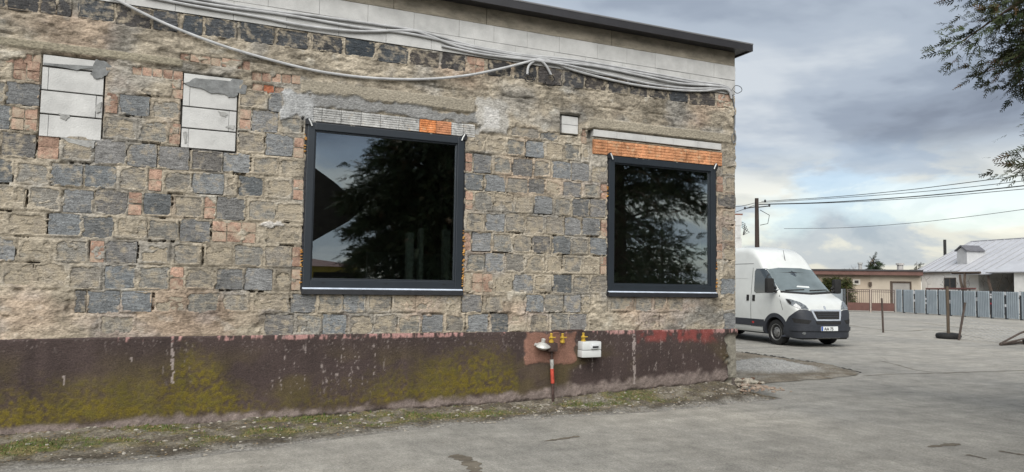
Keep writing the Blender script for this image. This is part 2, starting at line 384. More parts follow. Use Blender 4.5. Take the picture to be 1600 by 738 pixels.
def pebble(bld, p, r):
    n0 = len(bld.v); k = 6; a0 = random.random()*6; pts = []
    for h, q in ((-.3, .75), (.25, 1.), (.65, .55)):
        for i in range(k):
            w = a0+6.283*i/k; rr = r*q*random.uniform(.75, 1.25); pts.append(p+Vector((math.cos(w)*rr, math.sin(w)*rr*.8, r*h*.8)))
    fs = [(i, (i+1) % k, k+(i+1) % k, k+i) for i in range(k)] + [(k+i, k+(i+1) % k, 2*k+(i+1) % k, 2*k+i) for i in range(k)] + [tuple(range(2*k, 3*k))]
    bld.add(pts, fs)
m_chip = M('stone chips', (.16, .14, .11), .9, .5, 9., .3, 60., c2=(.36, .34, .30), local=False)
for _ in range(1300):
    x = random.choice([random.uniform(-2.2, 7.8), random.uniform(3, 8)]); y = random.uniform(7.5, 9.08)
    z, gm, t = vz(x, y)
    if t < -.02 or t > 1: continue
    pebble(bs, Vector((x, y, z)), random.choice([.006, .007, .009, .012, .022])*random.uniform(.7, 1.3))
for _ in range(120):
    x = random.uniform(-3, 12); y = random.uniform(5.0, 8.4)
    pebble(bs, Vector((x, y, .002)), random.uniform(.004, .010))
o = bs.build('stone_chips', m_chip); tag(o, 'scattered pale stone chips on verge and road edge', 'stones', kind='stuff')

# dirt apron with a gravel heap past the corner
apx = [(1146, 549), (1200, 557), (1250, 563), (1300, 571), (1345, 582), (1338, 588), (1290, 593), (1240, 597), (1195, 601), (1165, 606), (1130, 612)]
poly = [G(*p) for p in apx]
poly = [poly[0]+Vector((-1.2, 1.2, 0))] + poly + [Vector((7.2, D+.3, 0))]
def inpoly(x, y, P):
    ins = np.zeros(np.shape(x), bool); n = len(P); dist = np.full(np.shape(x), 9.)
    for i in range(n):
        a, c = P[i], P[(i+1) % n]
        cr = ((a.y > y) != (c.y > y)) & (x < (c.x-a.x)*(y-a.y)/((c.y-a.y) if abs(c.y-a.y) > 1e-9 else 1e-9)+a.x); ins ^= cr
        ex, ey = c.x-a.x, c.y-a.y; t = np.clip(((x-a.x)*ex+(y-a.y)*ey)/(ex*ex+ey*ey), 0, 1)
        dist = np.minimum(dist, np.hypot(x-a.x-ex*t, y-a.y-ey*t))
    return np.where(ins, dist, -dist)
ax = np.arange(min(p.x for p in poly)-.1, max(p.x for p in poly)+.1, .04); ay = np.arange(min(p.y for p in poly)-.1, max(p.y for p in poly)+.1, .04)
AX, AY = np.meshgrid(ax, ay, indexing='ij')
sd = inpoly(AX, AY, poly) + (fbm(AX*3, AY*3, 8)-.5)*.22
hc = G(1195, 579); rise = np.hypot((AX-hc.x)/1.05, (AY-hc.y)/.85)
heap = .20*np.exp(-rise**2*1.4)
AZ = .006 + sstep(0, .2, sd)*.02 + heap*sstep(-.1, .3, sd) + (fbm(AX*11, AY*11, 3)-.5)*.05*sstep(0, .2, sd) + .14*np.exp(-((AX-8.0)**2+(AY-8.9)**2)/.5)
AZ = np.maximum(AZ, .004)
hm = sstep(.02, .07, heap)[..., None]
C = np.array([.19, .165, .13])*(.6+.8*fbm(AX*5, AY*5, 13))[..., None]
lt = sstep(.5, .7, fbm(AX*2, AY*4, 55))[..., None]; C = C*(1-lt*.6) + np.array([.30, .28, .24])*lt*.6
C = C*(1-hm) + np.array([.37, .362, .34])*(.75+.5*fbm(AX*14, AY*14, 19))[..., None]*hm
bark = sstep(.22, .03, sd)*(AY > np.interp(AX, [8, 12], [10.6, 10.5])); C = C*(1-.7*bark[..., None])
keep = sd > 0; keep = keep[:-1, :-1] & keep[1:, 1:] & keep[1:, :-1] & keep[:-1, 1:]
keep &= ~((AX[:-1, :-1] < 7.84) & (AY[:-1, :-1] > D+.05))
apron = grid_obj('dirt_patch', np.stack([AX, AY, AZ], -1), C, keep, attr_mat('dirt and gravel', .95, .6, 34., 1., 45., .1)); tag(apron, kind='structure', label='dirt patch with low heap of grey gravel')
bs = MB()
for _ in range(900):
    a = random.uniform(0, 6.28); r = abs(random.gauss(0, .55)); x = hc.x+math.cos(a)*r*1.2; y = hc.y+math.sin(a)*r
    i = int((x-ax[0])/.04); j = int((y-ay[0])/.04)
    if 0 < i < len(ax) and 0 < j < len(ay) and sd[i, j] > .05: pebble(bs, Vector((x, y, AZ[i, j])), random.uniform(.006, .016))
o = bs.build('gravel', M('grey gravel', (.26, .26, .25), .95, .3, 30., 0, local=False, c2=(.36, .36, .35))); tag(o, 'grey crushed gravel heaped past the wall corner', 'gravel', kind='stuff')
# crumbled asphalt lip along the back of the patch
b = MB(); q = spline([G(*p)+Vector((0, 0, .0)) for p in [(1160, 551), (1210, 558), (1262, 566), (1300, 573), (1342, 583)]], 14)
for i in range(len(q)-1):
    for k in range(2):
        pebble(b, q[i].lerp(q[i+1], random.random())+Vector((random.uniform(-.05, .05), random.uniform(-.07, .05), .0)), random.uniform(.02, .055))
o = b.build('asphalt_crumbs', M('broken asphalt', (.045, .043, .04), .95, .4, 20., .5, 60., local=False)); tag(o, 'dark crumbled asphalt lip edging the dirt patch', 'rubble', kind='stuff')
# rubble at the foot of the corner
m_rub = block_mat('rubble stone', (.4, .36, .30), (12, 12, 12), .6)
rub = [(1147, 603, .13, (.42, .39, .34)), (1169, 601, .10, (.45, .42, .37)), (1175, 607, .06, (.4, .38, .33)), (1158, 596, .07, (.30, .18, .13)), (1163, 590, .06, (.28, .17, .12)), (1172, 595, .08, (.36, .30, .24)),
       (1180, 602, .06, (.42, .4, .35)), (1154, 608, .05, (.35, .32, .28)), (1138, 607, .06, (.36, .33, .28)), (1186, 598, .05, (.27, .2, .15)), (1165, 611, .05, (.4, .37, .32)), (1176, 588, .05, (.25, .17, .13)), (1192, 604, .045, (.4, .38, .34)), (1126, 611, .05, (.34, .31, .27))]
for px, py, r, c in rub:
    p = G(px, py, .10); b = MB(); pebble(b, Vector((0, 0, r*.1)), r); 
    o = b.build('rubble_stone', m_rub); o.location = p; o.location.z = .05 + .12*math.exp(-((p.x-8.0)**2+(p.y-8.9)**2)/.5); o.color = (c[0]*.72, c[1]*.70, c[2]*.66, .05)
    tag(o, 'broken stone in the rubble heap at the foot of the wall corner', 'stone', 'rubble at the wall corner')
b = MB()
for _ in range(160):
    x = random.gauss(8.0, .22); y = random.gauss(8.85, .22)
    if x < 7.9 and y > D-.05: continue
    i = int(np.clip((x-ax[0])/.04, 0, len(ax)-1)); j = int(np.clip((y-ay[0])/.04, 0, len(ay)-1))
    pebble(b, Vector((x, y, max(AZ[i, j], .02))), random.uniform(.012, .035))
o = b.build('small_rubble', M('brick and stone crumbs', (.20, .13, .095), .95, .3, 6., 0, c2=(.30, .26, .21), local=False)); tag(o, 'small brick and stone crumbs at the wall corner', 'rubble', kind='stuff')

# ================================================================== the block building
XL, XR = -4.0, 7.88
bld = empty('block_building', (XR, D, 0)); tag(bld, 'unplastered old block building with maroon plinth and two big dark windows', 'building')
def bp(o): o.parent = bld; o.matrix_parent_inverse = Matrix.Translation((-XR, -D, 0)); return o
CZ = [.975, 1.24, 1.50, 1.775, 2.045, 2.31, 2.585, 2.855, 3.09, 3.36, 3.62, 3.86]
def zrow(k, X): return CZ[k] + (.055*min(max((1.2-X)/2.2, 0), 1) if 8 <= k else 0)
ROWS = {
 0: '155-212m 414-458d 461-501m 504-541g 545-582b 584-619m 622-656m 660-692g 695-727m 730-763g 767-794d 797-824b 828-857m 859-887m 890-917g 999-1030b 1086-1105m 1131-1150g',
 1: '117-134d 137-187g 190-238g 243-290b 294-343m 346-389m 394-452b 455-493g 496-535m 537-571g 574-611m 613-649b 651-686b 688-719b 722-753g 756-787m 822-849g 851-880m 882-908g 910-921b 952-990m 992-1018m 1020-1042m 1044-1067m 1070-1092b 1126-1150b',
 2: '4-51b 54-105b 108-158m 164-211g 215-264m 265-287r 288-335m 337-381d 382-425g 428-454b 455-470r 725-736b 738-770r 772-800b 802-832g 834-862b 864-893d 895-921m 923-948m 1127-1150g',
 3: '-30-24g 28-81b 86-138m 140-163r 166-214g 218-265b 270-316m 319-363b 365-411m 413-455m 456-471r 728-757m 759-788g 790-819m 821-850b 853-878b 880-909m 911-936b 938-948r 1128-1150b',
 4: '-35-9b 12-73b 76-126g 128-178d 181-229b 232-279m 282-329g 331-400r 416-472b 724-736r 738-767g 769-800m 803-830m 832-861d 864-891d 893-919m 922-948g 1120-1129r 1130-1149b',
 5: '-40-41b 45-95m 99-145g 148-198d 200-222r 225-268d 272-317m 319-337r 339-383d 387-430m 432-473b 727-757m 759-788g 790-819m 821-850m 852-881m 883-908g 910-937g 939-949r 1126-1148m',
 6: '-36-20d 24-77m 80-129g 132-181g 184-230m 232-253r 255-299m 301-349g 351-370b 373-411d 415-456b 458-474r 727-739r 741-770m 772-801b 803-833b 835-863g 865-892m 894-921d 923-947g 1127-1148b',
 7: '-34--2m 2-56d 58-92r 94-144m 148-197g 199-245g 248-296g 297-347d 349-391g 394-435m 438-475b 726-755d 758-790g 792-824m 826-851d 853-879b 881-908g 911-937m 939-949r 1120-1148d',
 8: '-36-15g 17-58r 161-213m 215-262m 264-282r 372-413m 415-457g 459-475r 727-738r 740-768g 770-799m 801-832d 834-860m 863-892g 894-920g 922-949b 1120-1130r 1132-1148b',
 9: '-36-8m 10-62g 164-184r 186-233g 237-282m 374-392r 394-434g 437-472m 728-757b 760-789b 792-820m 822-850g 852-879b 881-908m 910-921b 1127-1147b',
 10: '-34-18b 20-62r 166-215b 217-265m 268-286r 374-417m 420-442g 797-843m 845-872d 908-917r 1128-1147b',
}
COVER = dict(g=.14, d=.22, m=.42, b=.68)
COLB = dict(g=(.205, .209, .210), d=(.160, .160, .157), m=(.225, .214, .192), b=(.285, .255, .210))
STN = dict(g=.06, d=.08, m=.15, b=.24)
blocks = []; bricks = []                              # (x0, x1, z0, z1, type)
for k, s in ROWS.items():
    for w in s.split():
        ty = w[-1]; a, c = w[:-1].rsplit('-', 1) if not w.startswith('-') else (lambda q: (q[0], q[1]))(w[:-1][1:].split('-', 1))
        a = float(a); c = float(c)
        if w.startswith('-'): a = -a
        zm = (CZ[k]+CZ[k+1])/2; x0, x1 = Xat(a, zm), Xat(c, zm)
        if c >= 1147: x1 = XR - .004
        z0, z1 = zrow(k, x0)+.012, zrow(k+1, x0)-.012
        if ty == 'r':
            nc = max(1, round((x1-x0)/.15)); nr = 2
            for i in range(nc):
                for j in range(nr):
                    e = .010; off = random.uniform(-.004, .004)
                    bricks.append((x0+(x1-x0)*i/nc+e/2, x0+(x1-x0)*(i+1)/nc-e/2, z0+(z1-z0)*j/nr+e/2+off, z0+(z1-z0)*(j+1)/nr-e/2+off))
        else:
            blocks.append((x0, x1, z0+random.uniform(-.006, .006), z1+random.uniform(-.008, .006), ty))
# out of frame to the left: the courses go on
for k in range(1, 11):
    x = min([q[0] for q in blocks if abs(q[2]-CZ[k]) < .09] + [-1.75]) - .02
    while x > XL+.5:
        w = random.uniform(.27, .33); blocks.append((x-w, x-.02, zrow(k, x)+.012, zrow(k+1, x)-.012, random.choice('gmbbmd'))); x -= w
# dark top course
tz0, tz1 = 4.43, 4.655
for w in '-90--40 -36-8 12-60 64-88 90-112 122-178 182-236 240-278 286-316 320-370 375-428 432-481 487-535 541-586 590-637 641-686 690-727 763-798 803-838 842-878 881-912 915-947 950-980 983-1012 1015-1042 1045-1075 1078-1118'.split():
    neg = w.startswith('-'); q = w[1:] if neg else w; a, c = q.split('-', 1); a = -float(a) if neg else float(a); c = float(c)
    if w == '-90--40': a, c = -90., -40.
    blocks.append((Xat(a, 4.54), Xat(c, 4.54), tz0+random.uniform(-.012, .012), tz1-.004, 'k'))
COLB['k'] = (.072, .072, .074); STN['k'] = .09; COVER['k'] = .16
for x0, x1 in ((Xat(730, 4.54), Xat(757, 4.54)), (Xat(1121, 4.54), Xat(1143, 4.54))):
    for i in range(2):
        for j in range(2): w = (x1-x0)/2; bricks.append((x0+w*i+.004, x0+w*(i+1)-.004, tz0+.11*j+.005, tz0+.11*(j+1)-.005))
def brow(p0, p1, n, hgt):                             # a row of bricks given by the pixel ends of its lower edge
    a = W(*p0); c = W(*p1)
    for i in range(n):
        t0, t1 = i/n, (i+1)/n
        x0 = a[0]+(c[0]-a[0])*t0; x1 = a[0]+(c[0]-a[0])*t1; z = a[1]+(c[1]-a[1])*(t0+t1)/2
        bricks.append((x0+.006, x1-.006, z+random.uniform(-.004, .004), z+hgt))
brow((-6, 96), (64, 101), 5, .10); brow((205, 117), (286, 126), 5, .10)
brow((346, 104), (392, 110), 3, .10); brow((280, 93), (345, 104), 4, .085); brow((393, 126), (470, 132), 5, .105); brow((393, 142), (446, 149), 3, .09)
W1 = (1.33, 3.345, 1.475, 3.55); W2 = (5.575, 7.487, 1.475, 3.495)
PANELS = [(-1.43, -.855, 3.112, 3.99), (-.06, .516, 3.113, 3.97)]
NICHE = (4.785, 5.08, 3.745, 4.03)

# ---- mortar field: joints lie back, mortar smears run over parts of the blocks
STEP = .0125
gx = np.arange(XL, XR+.001, STEP); gx[-1] = XR; gz = np.arange(.95, 4.661, STEP)
X, Z = np.meshgrid(gx, gz, indexing='ij')
n1 = fbm(X*1.6, Z*2.0, 1); n2 = fbm(X*7, Z*9, 2); n3 = fbm(X*26, Z*30, 3, 3); stk = fbm(X*5, Z*22, 4); rough = fbm(X*13, Z*26, 6)
dep = -.005 + .013*(n2-.5)*2 + .012*(n3-.5)*2
beige = np.array([.360, .316, .248]); grey = np.array([.31, .293, .262]); warm = np.array([.375, .298, .228]); pale = np.array([.47, .44, .375])
Cm = beige*(.72+.56*n1)[..., None]
Cm = Cm + (warm-beige)*sstep(.5, .75, fbm(X*1.1, Z*1.7, 14))[..., None] + (grey-beige)*sstep(.48, .7, fbm(X*2.3, Z*2.9, 15))[..., None]*.8
Cm = Cm + (pale-beige)*sstep(.66, .8, n2)[..., None]*.6
Cm = Cm*(1-.30*sstep(.50, .66, fbm(X*4.5, Z*6, 17)))[..., None]; Cm = Cm*(1-.30*sstep(.52, .70, fbm(X*17, Z*24, 18)))[..., None]
def rect(x0, x1, z0, z1):
    return slice(max(0, np.searchsorted(gx, x0)), np.searchsorted(gx, x1)), slice(max(0, np.searchsorted(gz, z0)), np.searchsorted(gz, z1))
# plaster left on the wall (x0,x1,z0,z1 as pixel corners), raised over everything below it
flake = .010*(stk-.5)*2 + .012*(rough-.5)*2 + .018*(n1-.5)*2
plas = np.zeros_like(X)
def plaster(x0, x1, z0, z1, soft=.05, amt=1.):
    e = (n2-.5)*.22 + (rough-.5)*.08
    m = sstep(0, soft, np.minimum(np.minimum(X-x0, x1-X), np.minimum(Z-z0, z1-Z)) + e*.8)
    np.maximum(plas, m*amt, out=plas)
plaster(-4, Xat(150, 1.1), .9, 1.26); plaster(-4, Xat(112, 1.4), 1.2, 1.52); plaster(-4, Xat(60, 1.6), 1.45, 1.62)
plaster(Xat(214, 1.1), Xat(410, 1.1), .9, 1.25); plaster(Xat(150, 1.1), Xat(220, 1.1), .9, 1.05)
plaster(Xat(788, 1.4), Xat(822, 1.4), 1.22, 1.52); plaster(Xat(918, 1.1), Xat(1000, 1.1), .9, 1.26); plaster(Xat(1030, 1.1), Xat(1130, 1.1), .9, 1.24)
plaster(Xat(922, 1.4), Xat(951, 1.4), 1.2, 1.55); plaster(Xat(1068, 1.4), Xat(1126, 1.4), 1.22, 1.46)
plaster(-4, XR, 3.98, 4.44, .03); plaster(3.55, 5.3, 3.7, 4.1, .08); plaster(Xat(160, 3.75), Xat(285, 3.75), 3.68, 3.95)
plaster(5.2, XR, 3.84, 4.1, .03); plaster(-4, Xat(60, 3.9), 3.90, 4.1); plaster(.5, 1.15, 3.85, 4.1)
plaster(XR-.28, XR, 3.5, 4.0, .02)
dep = dep*(1-plas) + (.012 + flake)*plas
# rough ledges in the band under the dark course
band = sstep(4.02, 4.08, Z)*sstep(4.47, 4.42, Z)
ledge = sstep(.02, .0, np.abs(Z - (4.18 + .05*(fbm(X*.8, X*0, 71)-.5) + .02*np.sin(X*1.3))))
dep = dep + band*(.030*(fbm(X*3.2, Z*7, 72)-.4) + .012*(rough-.5)) - .03*ledge*band*sstep(.42, .55, fbm(X*2, Z*0, 73))
Cm = Cm*(1-band[..., None]*.25*sstep(.5, .7, stk)[..., None])
# cast concrete beams standing slightly proud
def beam(x0, x1, z0, z1, d, c):
    i, j = rect(x0, x1, z0, z1); dep[i, j] = d + .008*(n2[i, j]-.5) + .006*(rough[i, j]-.5)
    Cm[i, j] = np.array(c)*(.78+.44*fbm(X[i, j]*1.5, Z[i, j]*9, 61))[..., None]; plas[i, j] = 1
beam(Xat(470, 3.97), Xat(742, 3.97), 3.895, 4.05, .035, (.30, .27, .215))
beam(5.22, 7.80, 3.875, 4.02, .028, (.29, .26, .205))
beam(-4, Xat(285, 4.06), 4.03, 4.12, .03, (.25, .225, .17))
# grey cement slurry round the first lintel, and pale patch right of it
cem = np.zeros_like(X)
def cement(x0, x1, z0, z1, c, d=.012, soft=.05):
    m = sstep(0, soft, np.minimum(np.minimum(X-x0, x1-X), np.minimum(Z-z0, z1-Z)) + (n2-.5)*.16)
    dd = d + .008*(n3-.5) + .008*(n2-.5)
    dep[:] = dep*(1-m) + dd*m; Cm[:] = Cm*(1-m[..., None]) + np.array(c)*(.75+.5*n2)[..., None]*m[..., None]; np.maximum(plas, m, out=plas)
cement(1.02, 3.55, 3.73, 3.905, (.225, .225, .22), .014, .03); cement(1.0, 1.42, 3.55, 3.9, (.33, .335, .335), .016)
cement(3.50, 3.99, 3.62, 4.13, (.36, .345, .315), .018); cement(3.60, 3.85, 3.7, 4.0, (.46, .45, .43), .022); cement(3.33, 3.6, 3.56, 3.74, (.40, .395, .38), .015)
cement(Xat(400, 2.35), Xat(446, 2.35), 2.245, 2.31, (.46, .44, .41), .02, .02)
# blocks: what of their faces the mortar leaves bare
rr = random.Random(5)
bare = []; blocks_in = blocks; blocks = []
for (x0, x1, z0, z1, ty) in blocks_in:
    gaps = []
    if ty != 'k':
        if rr.random() < .26: g_ = rr.uniform(.0, .008); z0 += g_; gaps.append((x0+rr.uniform(.0, .5)*(x1-x0), x1-rr.uniform(0, .5)*(x1-x0), z0-.026, z0))
        if rr.random() < .24: g_ = rr.uniform(.0, .006); x1 -= g_; gaps.append((x1-.002, x1+.026, z0+rr.uniform(0, .4)*(z1-z0), z1-rr.uniform(0, .2)*(z1-z0)))
    blocks.append((x0, x1, z0, z1, ty))
    i, j = rect(x0-.004, x1+.004, z0-.004, z1+.004)
    if ty == 'k': i, j = rect(x0, x1, z0, 4.67)
    if X[i, j].size == 0: continue
    s = .5*n2[i, j] + .35*stk[i, j] + .15*n3[i, j]
    ex = np.minimum(X[i, j]-x0, x1-X[i, j]); ez = np.minimum(Z[i, j]-z0, z1-Z[i, j])
    s = s + .55*sstep(0, .05, np.minimum(ex, ez)) * (.35 if ty == 'b' else .6)
    th = np.quantile(s, min(.95, max(COVER[ty]*rr.uniform(.6, 1.4), .02)))
    cov = sstep(th+.03, th-.03, s)
    if ty != 'k': cov = np.maximum(cov, plas[i, j])
    face = rr.uniform(-.004, .010); bare.append(face)
    top = face + .004 + .010*(stk[i, j]-.4)
    dep[i, j] = (face-.035)*(1-cov) + np.maximum(top, dep[i, j]*(plas[i, j] > .5))*cov
    # an open joint along some edges
    for g_ in gaps:
            a, c = rect(*g_)
            if plas[a, c].size and plas[a, c].mean() < .3: dep[a, c] = np.where(n2[a, c]*.3+n3[a, c]*.7 > rr.uniform(.42, .52), -.07, dep[a, c])
for q in bricks:
    i, j = rect(q[0], q[1], q[2], q[3]); 
    if X[i, j].size: dep[i, j] = np.minimum(dep[i, j], -.02 + .05*sstep(.6, .66, n2[i, j]))
for q in PANELS + [NICHE]:
    i, j = rect(q[0]-.015, q[1]+.015, q[2]-.015, q[3]+.015); dep[i, j] = -.11
i, j = rect(Xat(917, 3.8), Xat(927, 3.8), 3.72, 3.86); dep[i, j] = -.16
keep = np.ones((len(gx)-1, len(gz)-1), bool); xc = (gx[:-1]+gx[1:])/2; zc = (gz[:-1]+gz[1:])/2
jag = (fbm(X*9, Z*9, 88)-.5)*.05
for w in (W1, W2):
    m = (X > w[0]-.022+jag) & (X < w[1]+.022+jag) & (Z > w[2]-.02) & (Z < w[3]+.004)
    keep &= ~(m[:-1, :-1] & m[1:, 1:])
for (x0, x1, z0, z1) in ((1.40, 3.58, 3.565, 3.735), (5.30, 7.61, 3.50, 3.725), (5.295, 7.61, 3.745, 3.865)):
    i, j = rect(x0, x1, z0, z1); dep[i, j] = np.minimum(dep[i, j], -.03)
P3 = np.stack([X, D-dep, Z], -1)
wall = bp(grid_obj('wall', P3, Cm, keep, m_mortar))
# ---- block and brick shapes: eight split-face variants
def split_face(seed, amp):
    r = random.Random(seed); nx, nz = 4, 4; V = []; F = []
    rim = lambda: r.uniform(-amp, amp)
    xs = [-.5, -.44, .44, .5]; zs = [-.5, -.42, .42, .5]
    for i in range(4):
        for j in range(4):
            edge = i in (0, 3) or j in (0, 3); corner = i in (0, 3) and j in (0, 3)
            x = xs[i] if edge else [-.5, -.2, .2, .5][i]; z = zs[j] if edge else [-.5, -.17, .17, .5][j]
            if edge and not corner:
                if i in (1, 2): x = [-.5, -.18, .18, .5][i]+rim()
                if j in (1, 2): z = [-.5, -.17, .17, .5][j]+rim()
            if corner: x *= 1-abs(rim()); z *= 1-abs(rim())
            y = r.uniform(.001, .008) if corner else (r.uniform(-.002, .004) if edge else r.uniform(-.005, .004))
            V.append((x+(rim()*.35 if edge else 0), y, z+(rim()*.5 if edge else 0)))
    for i in range(3):
        for j in range(3): a = i*4+j; F.append((a, a+4, a+5, a+1))
    ring = [0, 4, 8, 12, 13, 14, 15, 11, 7, 3, 2, 1]; n = len(V)
    for a in ring: V.append((V[a][0]*1.0, .10, V[a][2]*1.0))
    for k in range(12): q = (k+1) % 12; F.append((ring[q], ring[k], n+k, n+q))
    me = bpy.data.meshes.new('block'); me.from_pydata(V, [], F); me.update(); me.polygons.foreach_set('use_smooth', [True]*len(F)); me.set_sharp_from_angle(angle=rad(35)); return me
BV = [split_face(s, .055) for s in range(12)]; KV = [split_face(50+s, .04) for s in range(6)]
for me in BV: me.materials.append(m_block)
for me in KV: me.materials.append(m_brick); me.name = 'brick'
def piece(name, me, x0, x1, z0, z1, d, c, stain, tilt=.012):
    o = bpy.data.objects.new(name, me); col.objects.link(o); o.parent = wall
    o.location = ((x0+x1)/2, D-d, (z0+z1)/2); o.scale = (x1-x0, 1, z1-z0); o.rotation_euler = (random.uniform(-tilt, tilt), random.uniform(-tilt, tilt), random.uniform(-tilt, tilt))
    o.color = (*c, stain); return o
wall.matrix_parent_inverse = Matrix.Translation((-XR, -D, 0))
for (x0, x1, z0, z1, ty), f in zip(blocks, bare):
    k = random.uniform(.86, 1.16); t = random.uniform(-.010, .010); c = COLB[ty]
    piece('block', random.choice(BV), x0, x1, z0, z1, f, (c[0]*k+t, c[1]*k, c[2]*k-t*.8), STN[ty]+random.uniform(-.06, .06))
for (x0, x1, z0, z1) in bricks:
    k = random.uniform(.75, 1.2); fresh = random.random() < .05
    c = (.40, .15, .085) if fresh else (.34*k, .225*k, .17*k)
    piece('brick', random.choice(KV), x0, x1, z0, z1, random.uniform(-.006, .006), c, random.uniform(-.05, .05) if fresh else random.uniform(.06, .24))
# ---- pale aerated blocks: infill panels, niche, strip over second lintel, two top courses
def aac(x0, x1, z0, z1, d, bev=.004, name='pale_block'):
    b = MB(); b.box((x0+.0015, D-d, z0+.0015), (x1-.0015, D-d+.14, z1-.0015), bev); o = b.build(name, m_aac, wall); return o
def rowsplit(panel, rows, dy=.004):
    x0, x1, z0, z1 = panel; 
    for (a, c, cuts) in rows:
        e = [0] + cuts + [1]
        for p, q in zip(e[:-1], e[1:]): aac(x0+(x1-x0)*p, x0+(x1-x0)*q, z1-(z1-z0)*c+.002, z1-(z1-z0)*a-.002, dy+random.uniform(-.004, .004))
rowsplit(PANELS[0], [(0, .135, []), (.15, .43, [.10]), (.44, .72, [.89]), (.73, 1, [.14])])
rowsplit(PANELS[1], [(0, .14, []), (.15, .44, [.12]), (.45, .73, [.86]), (.74, 1, [.13])])
for z0, z1 in ((3.765, 3.888), (3.890, 4.01)): aac(NICHE[0]+.03, NICHE[1]-.005, z0, z1, -.03)
e = [5.305, 5.70, 6.20, 6.69, 7.15, 7.60]
for a, c in zip(e[:-1], e[1:]): aac(a, c, 3.757, 3.858, .012)
for r, (z0, z1) in enumerate(((4.66, 4.888), (4.89, 5.118))):
    x = XL - (.3 if r else 0)
    while x < XR-.01:
        w = random.choice([.6, .6, .62, .5]); x1 = min(x+w, XR)
        if XR-x1 < .2: x1 = XR
        aac(max(x, XL), x1, z0, z1, .008+random.uniform(-.003, .003), .003); x = x1
def smear(pts, d, mat=m_smear, name='cement_smear'):
    q = [W(*p) for p in pts]; b = MB(); out = []
    for i in range(len(q)):
        a, c = Vector(q[i]), Vector(q[(i+1) % len(q)]); n = 3
        for k in range(n): p = a.lerp(c, k/n); out.append((p.x+random.uniform(-.008, .008), D-d, p.y+random.uniform(-.008, .008)))
    b.prism(out, (0, .02, 0)); return b.build(name, mat, wall)
smear([(68, 99), (146, 104), (150, 94), (168, 97), (176, 108), (166, 118), (160, 122), (150, 124), (142, 116), (146, 108), (120, 110), (70, 103)], .016)
smear([(289, 130), (306, 122), (322, 124), (360, 128), (362, 123), (388, 128), (384, 148), (372, 146), (368, 152), (356, 152), (350, 146), (330, 146), (312, 138), (290, 133)], .016)
for q_ in ([(92, 176), (110, 181), (104, 188), (95, 184)], [(148, 166), (158, 160), (158, 174), (150, 178)], [(340, 173), (356, 178), (352, 184), (344, 180)], [(286, 207), (291, 206), (292, 222), (288, 224)], [(352, 198), (366, 196), (364, 203)], [(90, 214), (120, 218), (150, 221), (146, 232), (118, 226)]): smear(q_, .012, M('thin cement', (.27, .27, .26), .9, .3, 12., .6, 60.))
# ---- ribbed clay tiles of the two lintels, laid as single tiles
def tile(x0, x1, z0, z1, d, c, stain, ribs=6):
    pr = [(D+.06, z0)]
    for k in range(ribs):
        a = z0+(z1-z0)*k/ribs; h = (z1-z0)/ribs
        pr += [(D-d, a+h*.10), (D-d, a+h*.72), (D-d+.006, a+h*.80), (D-d+.006, a+h*.98)]
    pr += [(D+.06, z1)]
    b = MB(); b.prism([(x0+.003, y, z) for y, z in pr], (x1-x0-.006, 0, 0)); o = b.build('clay_tile', m_lintel, wall); o.color = (*c, stain); return o
px1 = [482, 503, 533, 564, 594, 623, 655, 681, 705, 724, 742]
c1 = [(.36, .36, .35)]*6 + [(.55, .22, .09), (.42, .2, .11), (.40, .40, .39), (.38, .375, .36)]
for a, c, cc in zip(px1[:-1], px1[1:], c1): tile(Xat(a, 3.65), Xat(c, 3.65), 3.565, 3.735, .010+random.uniform(-.003, .003), cc, random.uniform(-.1, .02))
x = 5.31
while x < 7.58:
    x1 = min(x+.232, 7.61); k = random.uniform(.85, 1.12); tile(x, x1, 3.505, 3.715, .014+random.uniform(-.003, .003), (.45*k, .22*k, .115*k), random.uniform(-.04, .10), 5); x = x1
# ---- ring beam and roof edge
b = MB(); e = [XL, -2.2, .1, 2.35, 3.63, 5.60, XR]
for a, c in zip(e[:-1], e[1:]): b.box((a+.003, D-.004, 5.121), (c-.003, D+.3, 5.345), .006)
bp(b.build('ring_beam', m_conc))
b = MB(); b.box((XL, D-.20, 5.345), (XR+.14, D+8, 5.40)); b.box((XL-.01, D-.225, 5.325), (XR+.165, D-.20, 5.425)); b.box((XR+.14, D-.20, 5.325), (XR+.165, D+8, 5.425))
roof = bp(b.build('roof', m_roofm))
b = MB(); b.box((XL, D-.23, 5.425), (XR+.17, D+8, 5.45), .006); o = b.build('roof_sheet', M('grey roof sheet', (.16, .16, .165), .45, .12, 3., metal=.3), bld); o.matrix_parent_inverse = Matrix.Translation((-XR, -D, 0))
# ---- side, back and inside of the building (shell with floor, dim room behind the glass)
b = MB()
b.box((XR-.35, D+.12, 0), (XR-.006, D+8, 5.34)); b.box((XL, D+7.65, 0), (XR-.36, D+8, 5.34)); b.box((XL, D+.30, 0), (XL+.3, D+2.2, 5.34)); b.box((XL, D+2.2, 3.9), (XL+.3, D+5.6, 5.34)); b.box((XL, D+5.6, 0), (XL+.3, D+7.64, 5.34))  # left wall keeps an added, unseen opening that lets daylight onto the pillars
bp(b.build('side_wall', M('rough rendered wall', (.27, .24, .19), .95, .3, 3., .8, 25.)))
b = MB()
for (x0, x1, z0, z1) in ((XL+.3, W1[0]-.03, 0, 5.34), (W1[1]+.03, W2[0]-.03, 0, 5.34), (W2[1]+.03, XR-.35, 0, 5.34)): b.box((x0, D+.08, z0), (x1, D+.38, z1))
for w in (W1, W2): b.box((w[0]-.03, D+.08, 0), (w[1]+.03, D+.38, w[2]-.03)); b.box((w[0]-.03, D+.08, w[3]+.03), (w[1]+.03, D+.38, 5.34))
bp(b.build('inner_wall', M('dusty inner wall', (.10, .097, .09), .95, .3, 2., .6, 20.)))
